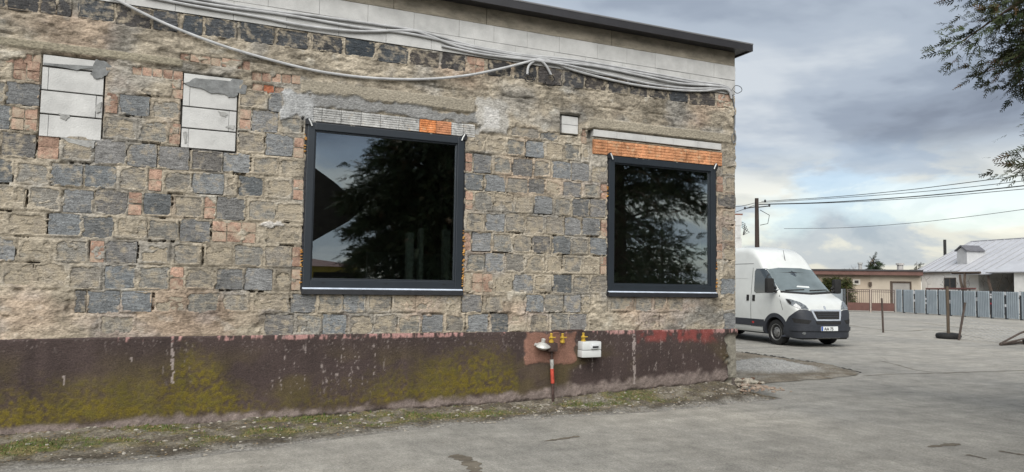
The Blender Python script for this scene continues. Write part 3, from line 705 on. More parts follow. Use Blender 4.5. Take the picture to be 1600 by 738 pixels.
b = MB(); b.box((XL+.3, D+.38, .3), (XR-.36, D+7.64, .42)); bp(b.build('inner_floor', M('concrete floor', (.13, .125, .12), .9, .3, 2.)))
b = MB()
for a_, c_, zt in ((636, 646, 2.35), (655, 661, 2.42), (693, 703, 2.42)):
    k_ = (D+1.3)/D; b.box((Xat(a_, 1.9)*k_, D+1.3, .42), (Xat(c_, 1.9)*k_, D+1.42, zt), .006)
b.box((3.3, D+5.2, .42), (9*.6, D+5.3, 2.2))
bp(b.build('inner_pillar', M('pale block pillar', (.40, .40, .36), .9, .25, 3., .4, 30.)))
# ---- windows
def glass_mat():
    m, t, b = new_mat('coated window glass'); t.nodes.remove(b); out = t.nodes['Material Output']
    tr = t.nodes.new('ShaderNodeBsdfTransparent'); tr.inputs[0].default_value = (.62, .68, .66, 1)
    gl = t.nodes.new('ShaderNodeBsdfGlossy'); gl.inputs['Roughness'].default_value = .0; gl.inputs['Color'].default_value = (.88, .94, 1, 1)
    fr = t.nodes.new('ShaderNodeFresnel'); fr.inputs[0].default_value = 1.5
    ad = t.nodes.new('ShaderNodeMath'); ad.operation = 'ADD'; ad.inputs[1].default_value = .24; t.links.new(fr.outputs[0], ad.inputs[0])
    nb = tex_noise(t, 1.1, 2, .5); bp_ = t.nodes.new('ShaderNodeBump'); bp_.inputs['Strength'].default_value = .02; bp_.inputs['Distance'].default_value = .02; t.links.new(nb, bp_.inputs['Height']); t.links.new(bp_.outputs[0], gl.inputs['Normal'])
    mx = t.nodes.new('ShaderNodeMixShader'); t.links.new(ad.outputs[0], mx.inputs[0]); t.links.new(tr.outputs[0], mx.inputs[1]); t.links.new(gl.outputs[0], mx.inputs[2]); t.links.new(mx.outputs[0], out.inputs[0]); return m
m_glass = glass_mat()
m_strip = M('pale sill highlight', (.42, .47, .55), .5, .2, 9.)
def window(w, label, foam):
    x0, x1, z0, z1 = w; zs = z0+.075
    wi = empty('window', ((x0+x1)/2, D, z0)); wi.parent = bld; wi.matrix_parent_inverse = Matrix.Translation((-XR, -D, 0)); wi['label'] = label
    inv = Matrix.Translation((-(x0+x1)/2, -D, -z0))
    def part(o): o.parent = wi; o.matrix_parent_inverse = inv; return o
    fw, fb = .088, .095; ya, yb_ = D-.012, D+.085
    b = MB()
    b.box((x0, ya, zs+.002), (x0+fw, yb_, z1), .006); b.box((x1-fw, ya, zs+.002), (x1, yb_, z1), .006)
    b.box((x0+fw, ya+.0005, z1-fw), (x1-fw, yb_, z1-.0005), .006); b.box((x0+fw, ya+.0005, zs+.0025), (x1-fw, yb_, zs+fb), .006)
    q = .018
    b.box((x0+fw-.001, ya+.022, zs+fb), (x0+fw+q, yb_-.02, z1-fw), .004); b.box((x1-fw-q, ya+.022, zs+fb), (x1-fw+.001, yb_-.02, z1-fw), .004)
    b.box((x0+fw+q, ya+.0225, z1-fw-q), (x1-fw-q, yb_-.02, z1-fw+.001), .004); b.box((x0+fw+q, ya+.0225, zs+fb-.001), (x1-fw-q, yb_-.02, zs+fb+q), .004)
    part(b.build('frame', m_frame))
    b = MB(); b.box((x0+fw+.01, D+.034, zs+fb+.01), (x1-fw-.01, D+.040, z1-fw-.01))
    o = b.build('pane', m_glass); part(o)
    b = MB()
    for t in (.12, .5, .88): b.box((x0+(x1-x0)*t-.02, ya-.004, zs+.055), (x0+(x1-x0)*t+.02, ya+.004, zs+.063))
    part(b.build('drain_cap', m_black))
    # sill membrane with its pale highlight strip, ragged black tape behind the frame
    b = MB(); b.prism([(x0-.015, D+.05, zs-.005), (x0-.015, D-.045, zs-.022), (x0-.015, D-.05, z0-.004), (x0-.015, D+.05, z0-.01)], (x1-x0+.03, 0, 0)); part(b.build('sill', m_black))
    b = MB(); b.prism([(x0-.005, D-.002, zs+.001), (x0-.005, D-.030, zs-.004), (x0-.005, D-.048, zs-.014), (x0-.005, D-.046, zs-.020), (x0-.005, D-.002, zs-.012)], (x1-x0+.01, 0, 0)); part(b.build('sill_highlight', m_strip))  # pale colour stands in for the highlight along the sill edge
    b = MB()
    for s, xe in ((-1, x0), (1, x1)):
        n = 26
        for k in range(n):
            za = z0+(z1-z0)*k/n; zb_ = z0+(z1-z0)*(k+1)/n; ww = random.uniform(.012, .034)
            b.box((min(xe, xe+s*ww), D+.0, za), (max(xe, xe+s*ww), D+.06, zb_+.004))
    b.box((x0-.02, D-.002, z1), (x1+.02, D+.06, z1+.016))
    part(b.build('black_tape', m_black))
    for s, xe in ((-1, x0), (1, x1)):
        b = MB(); b.prism([(xe-.028, D-.028, z1-.035), (xe+.028, D-.028, z1-.035), (xe+.034, D-.028, z1+.02), (xe+.006, D-.028, z1+.05), (xe-.034, D-.028, z1+.026)], (0, .03, 0)); o = part(b.build('corner_tape', m_black))
        b = MB(); b.tube([(xe-s*.004, D-.034, z1+.035), (xe-s*.03, D-.036, z1-.01), (xe-s*.045, D-.034, z1-.05)][::1], .009, 6); part(b.build('corner_clip', m_white))
    for (xe, za, zb_, s) in foam:
        b = MB(); z = za
        while z < zb_:
            r = random.uniform(.008, .020); pebble(b, Vector((xe+s*random.uniform(.0, .02), D-.002, z)), r); z += r*random.choice([.5, .7, 2.2, 4.])
        part(b.build('mounting_foam', m_foam, smooth=True))['kind'] = 'stuff'
    return wi
window(W1, 'larger of the two dark framed windows, with an orange tile above its frame', [(W1[0]-.012, 3.18, 3.40, -1), (W1[0]-.012, 1.60, 2.0, -1), (W1[1]+.012, 1.62, 2.35, 1), (W1[1]+.012, 1.52, 1.8, 1)])
window(W2, 'smaller dark framed window under a row of orange clay tiles', [(W2[1]+.012, 1.5, 1.75, 1), (W2[1]+.012, 1.9, 2.02, 1), (W2[0]-.012, 2.9, 3.05, -1)])
# ---- maroon plinth
px_ = np.arange(XL, XR+.011, .0125); px_[-1] = XR+.015; pz = np.arange(-.16, 1.0, .0125)
X, Z = np.meshgrid(px_, pz, indexing='ij')
IX, IY = proj(X, D-.03, Z)
n1 = fbm(X*2, Z*2.5, 31); n2 = fbm(X*9, Z*9, 32); n3 = fbm(X*30, Z*30, 33, 3); scr = fbm(X*38, Z*5, 34, 3); sp = fbm(X*55, Z*40, 35, 2)
dep = .030 + .004*(n2-.5) + .006*(n3-.5) + .006*(n1-.5)
top = np.interp(IX, [-400, 0, 400, 700, 1150], [.975, .972, .985, .985, .985])
bZi = np.interp(X, bX, bZ)
brown = np.array([.056, .040, .037])
C = brown*(.70+.6*n1)[..., None]
olive = np.array([.085, .066, .030]); C = C + (olive-brown)*(.75*sstep(.45, .68, fbm(X*1.7, Z*2.2, 36))*sstep(.95, .5, Z))[..., None]
# moss
mt = np.interp(IX, [-300, 0, 100, 200, 262, 285, 330, 370, 410, 470, 520, 650, 740, 775, 806, 822, 1200], [620, 612, 606, 596, 588, 548, 562, 612, 632, 628, 606, 578, 546, 540, 566, 700, 700])
mb = np.interp(IX, [-300, 0, 200, 300, 500, 640, 800, 1200], [690, 672, 654, 652, 640, 628, 616, 600])
ms = sstep(-22, 44, IY-mt + (n2-.5)*24 + (n3-.5)*34)*sstep(4, -10, IY-mb + (n2-.5)*14)
mossc = np.array([.125, .097, .014])*(1-.5*sstep(.45, .65, n2))[..., None] + np.array([.042, .038, .010])*sstep(.45, .65, n2)[..., None]
ms = ms*(.10+.90*sstep(.36, .60, n3*.35+n2*.3+fbm(X*4, Z*12, 39)*.35+.08))*sstep(-.1, .55, fbm(X*1.2, Z*2, 38))
fx_ = fbm(X*34, Z*44, 40, 3); ms = np.clip(ms*1.15, 0, 1)*(.55+.45*sstep(.42, .56, fx_*.7+n3*.3)); C = C*(1-ms[..., None]) + mossc*ms[..., None]; dep = dep + .006*ms*(fx_-.3)
C = C*(.80+.40*fbm(X*9, Z*.9, 42))[..., None]
# raw grey foot
foot = np.interp(IX, [-400, 0, 150, 250, 400, 500, 640, 800, 880, 1000, 1060, 1150], [672, 668, 662, 650, 645, 640, 628, 614, 603, 590, 583, 575])
fm = sstep(-4, 7, IY-foot + (n2-.5)*16); footc = np.array([.185, .150, .135])*(.7+.6*n2)[..., None]
C = C*(1-fm[..., None]) + footc*fm[..., None]; dep = dep + fm*(.012*(n3-.3)+.008)
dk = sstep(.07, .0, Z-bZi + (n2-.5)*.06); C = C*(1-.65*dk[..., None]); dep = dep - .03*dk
# pink paint along the top, white scratches, red patch, bare render behind the regulator
pk = sstep(.055, .040, top-Z + (n3-.5)*.03)*sstep(.50, .58, fbm(X*3.2, Z*5, 37)*.6 + scr*.4 - .10 + .10*sstep(150, 420, IX) - .12*sstep(900, 760, IX)*sstep(700, 760, IX))
C = C*(1-pk[..., None]*.85) + np.array([.42, .24, .22])*pk[..., None]*.85
def reg(x0, x1, y0, y1, s=4): return sstep(-s, s, np.minimum(np.minimum(IX-x0, x1-IX), np.minimum(IY-y0, y1-IY)) + (n2-.5)*12)
scm = sstep(.66, .78, scr*.6+sp*.4)*(.05 + .9*reg(420, 600, 540, 610, 20) + .8*reg(895, 1135, 525, 580, 16) + .35*reg(250, 300, 530, 600, 9))
for x, y0, y1 in ((268, 530, 588), (270, 550, 600), (100, 588, 602), (990, 522, 580), (991, 530, 600), (205, 558, 566)):
    scm = np.maximum(scm, .9*(np.abs(IX-x-(n2-.5)*4) < 1.6)*(IY > y0)*(IY < y1)*(n3 > .40))
scm = np.clip(scm*.75 + .30*sstep(.74, .82, sp)*sstep(30, 0, IY-530) + .10*sstep(.76, .86, fbm(X*60, Z*60, 43, 2))*sstep(.5, .7, fbm(X*1.5, Z*3, 44)), 0, 1)
C = C*(1-scm[..., None]) + np.array([.36, .31, .29])*scm[..., None]
rd = reg(1000, 1117, 514, 531, 6)*.75*sstep(.38, .55, n2*.6+fbm(X*3, Z*8, 91)*.4); C = C*(1-rd[..., None]) + np.array([.22, .052, .045])*(.7+.6*n2)[..., None]*rd[..., None]
br = reg(822, 899, 519, 568, 2); C = C*(1-br[..., None]) + np.array([.215, .115, .085])*(.72+.5*n2)[..., None]*br[..., None]; dep = dep + .008*br
# broken corner
ck = sstep(-.02, .02, X-(XR-.20) + (n2-.5)*.16 + (n1-.5)*.1)*sstep(.93, .86, Z+(n2-.5)*.1)
C = C*(1-ck[..., None]) + np.array([.25, .235, .195])*(.55+.8*n2)[..., None]*ck[..., None]; dep = dep - ck*(.02+.05*n2)
dep = np.where(Z > top, dep-.03*sstep(0, .02, Z-top), dep)
keep = (Z < top+.028)[:-1, 1:] & (Z > bZi-.12)[1:, 1:]
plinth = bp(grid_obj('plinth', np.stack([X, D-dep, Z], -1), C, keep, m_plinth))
b = MB(); b.box((XR-.05, D+.02, -.1), (XR+.012, D+8.01, .96)); bp(b.build('side_plinth', M('dark plinth paint', (.10, .085, .075), .9, .4, 4., .6, 40.)))
b = MB(); b.box((XL, D-.022, .955), (XR-.02, D+.06, .972)); bp(b.build('plinth_ledge', M('chipped paint ledge', (.25, .16, .14), .9, .4, 9., .6, 50.)))
# ================================================================== fittings on the wall
def wp(x, y, d=.03):                                  # pixel -> point d in front of the wall face
    k = ray(x, y); t = (D-d)/k[1]; return Vector((k[0]*t, D-d, EYE+k[2]*t))
def cable(pts, r, label, name='cable_conduit', mat=m_cable, group=None, d=.03, cat='cable'):
    q = [wp(*(p if len(p) == 3 else (*p, d))) for p in pts]; org = q[-1].copy()
    b = MB(); b.tube(spline([p-org for p in q], 7), r, 8); o = b.build(name, mat, None, True); o.location = org; return tag(o, label, cat, group)
cable([(170, -6, .05), (186, 2, .05), (260, 38, .05), (340, 69, .06), (420, 93, .06), (500, 112, .06), (580, 122, .06), (660, 124, .06), (730, 118, .06), (785, 107, .06), (820, 98, .05), (836, 94, .05), (846, 96, .05), (854, 104, .05), (861, 117, .04)], .017,
      'grey conduit sagging across the wall above the larger window to a hooked end')
cable([(824, 117, .04), (825, 107, .04), (829, 100, .045), (840, 93, .03), (852, 93, .03), (870, 100, .03), (900, 111, .03), (950, 124, .035), (1000, 134, .035), (1060, 141, .035), (1100, 142, .035), (1128, 139, .04), (1139, 143, .04), (1143, 154, .03)], .018,
      'grey conduit drooping from its bent end to the wall corner, lowest of the bundle')
cable([(225, -6, .03), (300, 9, .03), (400, 26, .03), (480, 41, .035), (560, 49, .035), (640, 48, .035), (670, 56, .035), (720, 74, .035), (790, 87, .04), (860, 96, .04), (930, 104, .04), (1000, 118, .04), (1060, 130, .04), (1110, 134, .04), (1134, 137, .04), (1144, 148, .03)], .017,
      'grey conduit on the white blocks that swings down between the upper and lower runs')
cable([(290, -6, .03), (400, 14, .03), (500, 26, .03), (600, 40, .03), (660, 50, .03), (740, 72, .03), (820, 86, .03), (900, 94, .03), (1000, 111, .03), (1080, 126, .03), (1128, 133, .03), (1144, 142, .03)], .016,
      'uppermost grey conduit running along the white blocks to the corner')
cable([(250, -6, .028), (340, 9, .028), (450, 24, .028), (560, 43, .03), (640, 53, .03), (720, 70, .03), (800, 85, .03), (900, 97.5, .03), (1000, 114.5, .03), (1080, 129, .03), (1128, 136, .035), (1143, 145, .03)], .017,
      'grey conduit lying right against the underside of the uppermost one')
cable([(690, 72, .03), (760, 86, .035), (840, 95, .05), (890, 103, .05), (950, 117, .045), (1010, 130, .04), (1070, 138, .04), (1115, 138.5, .04), (1136, 141, .04), (1143, 151, .03)], .016,
      'grey conduit leaving the bundle above the wire coils and running just over the lowest one')
for (cx_, cy_, rx, ry, nm) in ((827, 122, 7, 6.5, 'first'), (859, 126, 8, 9, 'second')):
    pts = [(cx_+rx*math.cos(a)*(1+.06*math.sin(a*2)), cy_+ry*math.sin(a), .05+.01*math.sin(a*1.5)) for a in np.linspace(-2.2, 9.3, 22)]
    cable(pts, .006, 'small coil of black wire hanging from the %s conduit end' % ('bent' if nm == 'first' else 'hooked'), 'wire_coil', m_wire, cat='wire')
cable([(1144, 140, .05), (1149, 134, .06), (1157, 136, .06), (1159, 142, .05), (1152, 146, .05), (1146, 142, .05)], .005, 'thin black wire loop sticking out at the wall corner under the roof', 'wire_loop', m_wire, cat='wire')
cable([(1144, 150, .02), (1147, 165, .02), (1148, 190, .02), (1147, 205, .025), (1149, 215, .04), (1146, 224, .02)], .011, 'dark cable dropping down the wall corner to a knot', 'corner_cable', M('dark grey cable', (.10, .105, .11), .5, .2, 9.))
pts = [(1147+3.2*math.cos(a), 216+8*math.sin(a), .04+.01*math.sin(a*2)) for a in np.linspace(0, 14, 26)]
cable(pts, .006, 'knotted wire bundle at the wall corner beside the lintel', 'wire_knot', M('grey wire', (.16, .165, .17), .5, .2, 9.), cat='wire')

m_yellow = M('yellow valve', (.36, .235, .03), .45, .25, 30., spec=.4)
m_zinc = M('cast zinc', (.42, .42, .40), .5, .3, 20., .3, 60., metal=.3)
m_redp = M('red painted pipe', (.36, .055, .035), .55, .3, 20., .2, 60.)
m_rust = M('dark rusty pipe', (.055, .035, .03), .8, .5, 20., .5, 60.)
r0 = wp(864, 628, .11); gas = empty('gas_regulator', r0); tag(gas, 'grey gas regulator with yellow valves on a red and black riser pipe', 'gas regulator')
def gp(b, name, mat, par=gas): 
    o = b.build(name, mat, par, True); o.matrix_parent_inverse = Matrix.Translation(-r0); return o
def P(x, y, d=.11): return wp(x, y, d)
gp(MB().tube([P(864, 634), P(864, 612), P(863.5, 598)], .019, 10), 'lower_pipe', m_rust)
gp(MB().tube([P(863.5, 599), P(862.5, 576)], .026, 12), 'red_sleeve', m_redp)
gp(MB().tube([P(862.5, 577), P(862.5, 572), P(862.5, 571), P(862, 562)], [.022, .022, .028, .026], 10), 'grey_coupling', m_zinc)
gp(MB().tube([P(862, 563), P(862, 548)], .017, 10), 'upper_pipe', m_rust)
gp(MB().box(P(856.5, 550, .15), P(867.5, 535.5, .07), .008), 'regulator_block', m_rust)
c = P(848, 541, .11)
b = MB(); b.lathe([(.02, -.05), (.05, -.045), (.10, -.012), (.105, 0), (.098, .014), (.05, .04), (.028, .05), (.028, .10), (.016, .105)], (0, -.25, 1), c, 20); b.tube([c+Vector((0, 0, 0)), P(858, 543)], .026, 10); b.tube([P(836, 538), P(842, 541)], .022, 10)
gp(b, 'regulator_body', m_zinc)
def valve(x, y, par=gas, inv=r0):
    c = P(x, y); b = MB(); b.lathe([(.018, -.07), (.034, -.055), (.034, -.03), (.022, -.025), (.030, 0), (.030, .02), (.016, .03), (.016, .055), (.022, .06), (.010, .075)], (0, 0, 1), c, 12); b.tube([c+Vector((-.05, -.03, .01)), c+Vector((.05, -.03, .015))], .008, 6)
    o = b.build('valve', m_yellow, par, True); o.matrix_parent_inverse = Matrix.Translation(-inv); return o
valve(861.5, 529); valve(879, 529)
gp(MB().tube(spline([P(861.5, 523), P(863, 518), P(870, 517), P(879, 517.5), P(890, 516.5), P(903, 516.5), P(911, 517), P(911.5, 522)], 5), .014, 8), 'cross_pipe', m_rust)
gp(MB().tube([P(879, 523), P(879, 517)], .014, 8), 'drop_pipe', m_rust)
b0 = wp(923, 545, .0); meter = empty('meter_box', b0); tag(meter, 'white two-part gas meter box with a small dial hanging on the plinth', 'meter box')
def mp_(b, name, mat): o = b.build(name, mat, meter, True); o.matrix_parent_inverse = Matrix.Translation(-b0); return o
A = wp(908.5, 559, .15); B = wp(938.5, 533.5, .15); zm = A.z+(B.z-A.z)*.46
mp_(MB().box((A.x, D-.17, A.z), (B.x, D-.035, zm-.002), .010), 'lower_housing', m_white)
mp_(MB().box((A.x+.002, D-.175, zm+.002), (B.x-.002, D-.036, B.z), .012), 'upper_housing', m_white)
mp_(MB().box((A.x+.135, D-.195, zm+.02), (B.x-.05, D-.17, zm+.085), .006), 'dial_hood', M('light grey plastic', (.50, .52, .53), .4, .1, 9.))
mp_(MB().box((A.x+.15, D-.199, zm+.032), (B.x-.062, D-.194, zm+.056)), 'dial', m_wire)
o = valve(911.5, 528, meter, b0)

# ================================================================== delivery van
m_vanw = M('white van paint', (.50, .515, .50), .32, .09, 1.6, spec=.5, coat=.35)
m_vdark = M('dark bumper plastic', (.022, .025, .032), .55, .15, 12., .1, 90., spec=.4)
m_tyre = M('tyre rubber', (.016, .016, .016), .85, .3, 20., .3, 60.)
m_rim = M('dusty steel wheel', (.20, .20, .195), .5, .25, 14., metal=.5)
m_wscr = M('windscreen glass', (.20, .235, .235), .06, .25, 1.2, spec=.8, metal=.5)
m_vglass = M('van window glass', (.028, .036, .040), .06, .15, 1.5, spec=.9, coat=.6)
m_chrome = M('satin chrome trim', (.62, .64, .66), .25, .06, 9., metal=.7)
m_lamp = M('headlamp lens', (.12, .13, .135), .12, .7, 14., spec=.8, coat=.7)
van_pos = G(1217, 539) ; hd = Vector((-.085, -.996, 0)).normalized(); right = Vector((hd.y, -hd.x, 0))
van_pos = van_pos - right*.86
van = empty('delivery_van', van_pos, math.atan2(hd.y, hd.x)); van.scale = (1.05, 1.05, 1.05); tag(van, 'white high-roof delivery van with dark bumper parked beyond the building corner', 'van')
WB = 4.0; HW = .95
TOPX = [-5.0, -4.95, -4.7, -2.2, -1.55, -1.30, -1.05, -.85, -.70, -.60, -.30, .0, .20, .30, .50, .66, .76, .83, .88, .92, .945]
TOPZ = [2.50, 2.63, 2.70, 2.72, 2.71, 2.68, 2.60, 2.46, 2.28, 2.14, 1.83, 1.55, 1.405, 1.355, 1.275, 1.185, 1.09, .96, .82, .70, .56]
PLX = [-5.0, -4.93, -4.7, -1.0, .1, .45, .62, .74, .82, .88, .92, .945]
PLW = [.88, .96, 1.0, 1.0, .995, .975, .95, .90, .83, .73, .60, .46]
def ztop(x): return float(np.interp(x, TOPX, TOPZ))
def wpl(x): return HW*float(np.interp(x, PLX, PLW))
def tumble(z): return float(np.interp(z, [.2, .45, 1.0, 1.35, 2.1, 2.72], [.955, .99, 1., .985, .90, .80]))
st = sorted(set([-5.0, -4.98, -4.93, -4.8, -4.6, -4.3, -4., -3.6, -3.2, -2.8, -2.4, -2., -1.7, -1.5, -1.35, -1.2, -1.08, -.96, -.86, -.77, -.68, -.6, -.48, -.36, -.24, -.12, 0, .1, .18, .24, .30, .4, .5, .58, .65, .71, .76, .80, .84, .87, .90, .925, .945]))
def half_ring(x):
    zt = ztop(x); zb0 = .30 if x < .4 else float(np.interp(x, [.4, .8, .945], [.24, .20, .24])); w = wpl(x); r = min(.20, (zt-zb0)*.35)
    pts = [(0, zb0), (w*.5, zb0), (w*tumble(zb0)-.04, zb0), (w*tumble(zb0+.05), zb0+.05)]
    for k in range(1, 15): z = zb0+.05+(zt-r-zb0-.05)*k/14; pts.append((w*tumble(z), z))
    we = w*tumble(zt-r)
    for k in range(1, 6): a = math.pi/2*k/5; pts.append((we-r+r*math.cos(a)*1.0, zt-r+r*math.sin(a)))
    for k in (.66, .33): pts.append(((we-r)*k, zt+.02*(1-k*k)))
    pts.append((0, zt+.02)); return pts
V = []; F = []; rings = [half_ring(x) for x in st]; nh = len(rings[0]); full = nh*2-2
for x, h in zip(st, rings):
    for (y, z) in h: V.append((x, y, z))
    for (y, z) in h[-2:0:-1]: V.append((x, -y, z))
for i in range(len(st)-1):
    for k in range(full): q = (k+1) % full; F.append((i*full+k, i*full+q, (i+1)*full+q, (i+1)*full+k))
F.append(tuple(range(full))); F.append(tuple((len(st)-1)*full+k for k in range(full))[::-1])
me = bpy.data.meshes.new('body'); me.from_pydata(V, [], F); bm = bmesh.new(); bm.from_mesh(me); bmesh.ops.recalc_face_normals(bm, faces=bm.faces[:]); bm.to_mesh(me)
van_bvh = BVHTree.FromBMesh(bm); bm.free()
body = bpy.data.objects.new('body', me); col.objects.link(body); me.materials.append(m_vanw); me.materials.append(m_tyre)
cut = MB()
for ax_ in (0, -WB):
    for s in (-1, 1): cut.lathe([(.40, .55), (.40, 1.3)], (0, s, 0), (ax_, 0, .36), 32)
cutter = cut.build('arch_cutter', m_tyre)
md = body.modifiers.new('arches', 'BOOLEAN'); md.object = cutter; md.operation = 'DIFFERENCE'; md.solver = 'EXACT'
dg = bpy.context.evaluated_depsgraph_get(); nm = bpy.data.meshes.new_from_object(body.evaluated_get(dg)); body.modifiers.clear(); body.data = nm; nm.name = 'body'
bpy.data.objects.remove(cutter)
while len(nm.materials) < 2: nm.materials.append(m_tyre)
for p in nm.polygons:
    c = p.center; p.use_smooth = True; p.material_index = 0
    for ax_ in (0, -WB):
        rr_ = math.hypot(c.x-ax_, c.z-.36)
        if rr_ < .405 and abs(c.y) < HW*.985 and (rr_ > .38 or abs(c.y) < .6): p.material_index = 1
    if c.z < .31: p.material_index = 1
nm.set_sharp_from_angle(angle=rad(42)); body.parent = van
def patch(name, poly, mode, mat, off=.006, x0=0., step=.05, side=1, par=None, thick=.02):
    # poly in (x,z) seen from the side, or (angle,z) about the vertical axis at x0; laid on the body surface
    bm = bmesh.new(); vs_ = [bm.verts.new((p[0], p[1], 0)) for p in poly]; bm.faces.new(vs_)
    us = [p[0] for p in poly]; ws = [p[1] for p in poly]
    for lo, hi, axis in ((min(us), max(us), 0), (min(ws), max(ws), 1)):
        k = lo+step
        while k < hi-step*.3:
            pc = [0, 0, 0]; pc[axis] = k; no = [0, 0, 0]; no[axis] = 1
            bmesh.ops.bisect_plane(bm, geom=bm.verts[:]+bm.edges[:]+bm.faces[:], plane_co=pc, plane_no=no); k += step
    inner = {}
    for v in bm.verts:
        a, z = v.co.x, v.co.y
        if mode == 'side': o_, d_ = Vector((a, side*3, z)), Vector((0, -side, 0))
        else: d_ = Vector((math.cos(a), math.sin(a), 0)); o_ = Vector((x0, 0, z))+d_*4; d_ = -d_
        h, n, _, _ = van_bvh.ray_cast(o_, d_)
        if h is None: h = o_+d_*3.0; n = -d_
        if n.dot(d_) > 0: n = -n
        v.co = h+n*off; inner[v] = n
    ed = [e for e in bm.edges if e.is_boundary]
    r = bmesh.ops.extrude_edge_only(bm, edges=ed)
    ext = [g_ for g_ in r['geom'] if isinstance(g_, bmesh.types.BMVert)]
    for v in ext:
        nb = [e.other_vert(v) for e in v.link_edges if e.other_vert(v) in inner]
        if nb: v.co = v.co - inner[nb[0]]*(off+thick)
    bmesh.ops.recalc_face_normals(bm, faces=bm.faces[:])
    m2 = bpy.data.meshes.new(name); bm.to_mesh(m2); bm.free()
    for p in m2.polygons: p.use_smooth = True
    m2.set_sharp_from_angle(angle=rad(50)); return link(name, m2, mat, par or van)
R_ = rad
# bumper wraps the nose (angles about the axle centre)
bmp_poly = [(-R_(74), .25), (R_(74), .25), (R_(68), .56), (R_(60), .78), (R_(46), .98), (R_(36), .97), (R_(30), .93), (R_(26), .76), (R_(0), .755), (-R_(26), .76), (-R_(30), .93), (-R_(36), .97), (-R_(46), .98), (-R_(60), .78), (-R_(68), .56)]
bumper = patch('bumper', bmp_poly, 'cyl', m_vdark, .022, 0., .06)
patch('bumper_step', [(-R_(58), .43), (R_(58), .43), (R_(54), .53), (R_(0), .56), (-R_(54), .53)], 'cyl', m_vdark, .05, 0., .06, par=bumper)
for s in (-1, 1):
    patch('air_scoop', sorted([(s*R_(30), .70), (s*R_(55), .76), (s*R_(52), .64), (s*R_(34), .61)], key=lambda p: math.atan2(p[1]-.68, (p[0]-s*R_(43)))), 'cyl', m_tyre, .027, 0., .06, par=bumper)
    patch('fog_lamp', [(s*R_(40)+.035*math.cos(a), .37+.035*math.sin(a)) for a in np.linspace(0, 6.28, 13)[:-1]], 'cyl', m_lamp, .032, 0., .04, par=bumper)
grille = patch('grille_surround', [(-R_(31), .97), (-R_(23), .69), (R_(23), .69), (R_(31), .97)], 'cyl', m_chrome, .034, 0., .05)
patch('grille_mesh', [(-R_(26.5), .93), (-R_(21), .725), (R_(21), .725), (R_(26.5), .93)], 'cyl', m_tyre, .040, 0., .05, par=grille)
for z in (.785, .835, .88):
    patch('grille_bar', [(-R_(20), z), (R_(20), z), (R_(20), z+.014), (-R_(20), z+.014)], 'cyl', m_vdark, .046, 0., .05, par=grille)
patch('lower_grille', [(-R_(22), .60), (R_(22), .60), (R_(24), .67), (-R_(24), .67)], 'cyl', m_tyre, .030, 0., .06, par=bumper)
patch('emblem', [(.045*math.cos(a), 1.03+.05*math.sin(a)) for a in np.linspace(0, 6.28, 11)[:-1]], 'cyl', m_chrome, .012, 0., .05)
for s in (-1, 1):
    q = [(s*R_(33), .985), (s*R_(46), 1.0), (s*R_(60), 1.12), (s*R_(68), 1.25), (s*R_(60), 1.24), (s*R_(46), 1.17), (s*R_(37), 1.08)]
    hl = patch('headlight', q, 'cyl', m_lamp, .012, 0., .05)
    patch('lamp_bezel', [(s*R_(56), 1.10), (s*R_(62), 1.15), (s*R_(66), 1.235), (s*R_(61), 1.22), (s*R_(57), 1.16)], 'cyl', m_tyre, .017, 0., .05, par=hl)
# windscreen about an axis further back
ws = patch('windscreen', [(-R_(25), 1.47), (-R_(13), 1.43), (R_(0), 1.42), (R_(13), 1.43), (R_(25), 1.47), (R_(33), 2.05), (R_(18), 2.10), (-R_(18), 2.10), (-R_(33), 2.05)], 'cyl', m_wscr, .008, -1.7, .05)
patch('scuttle', [(-R_(25), 1.41), (R_(0), 1.365), (R_(25), 1.41), (R_(25), 1.46), (0, 1.41), (-R_(25), 1.46)], 'cyl', m_tyre, .010, -1.7, .05)
for a0, a1 in ((-21, -2), (3, 22)):
    patch('wiper', [(R_(a0), 1.455), (R_(a1), 1.485), (R_(a1), 1.50), (R_(a0), 1.475)], 'cyl', m_tyre, .022, -1.7, .04, par=ws)
patch('dash_paper', [(R_(-8), 1.56), (R_(6), 1.54), (R_(7), 1.585), (R_(-6), 1.60)], 'cyl', m_white, .012, -1.7, .05, par=ws)
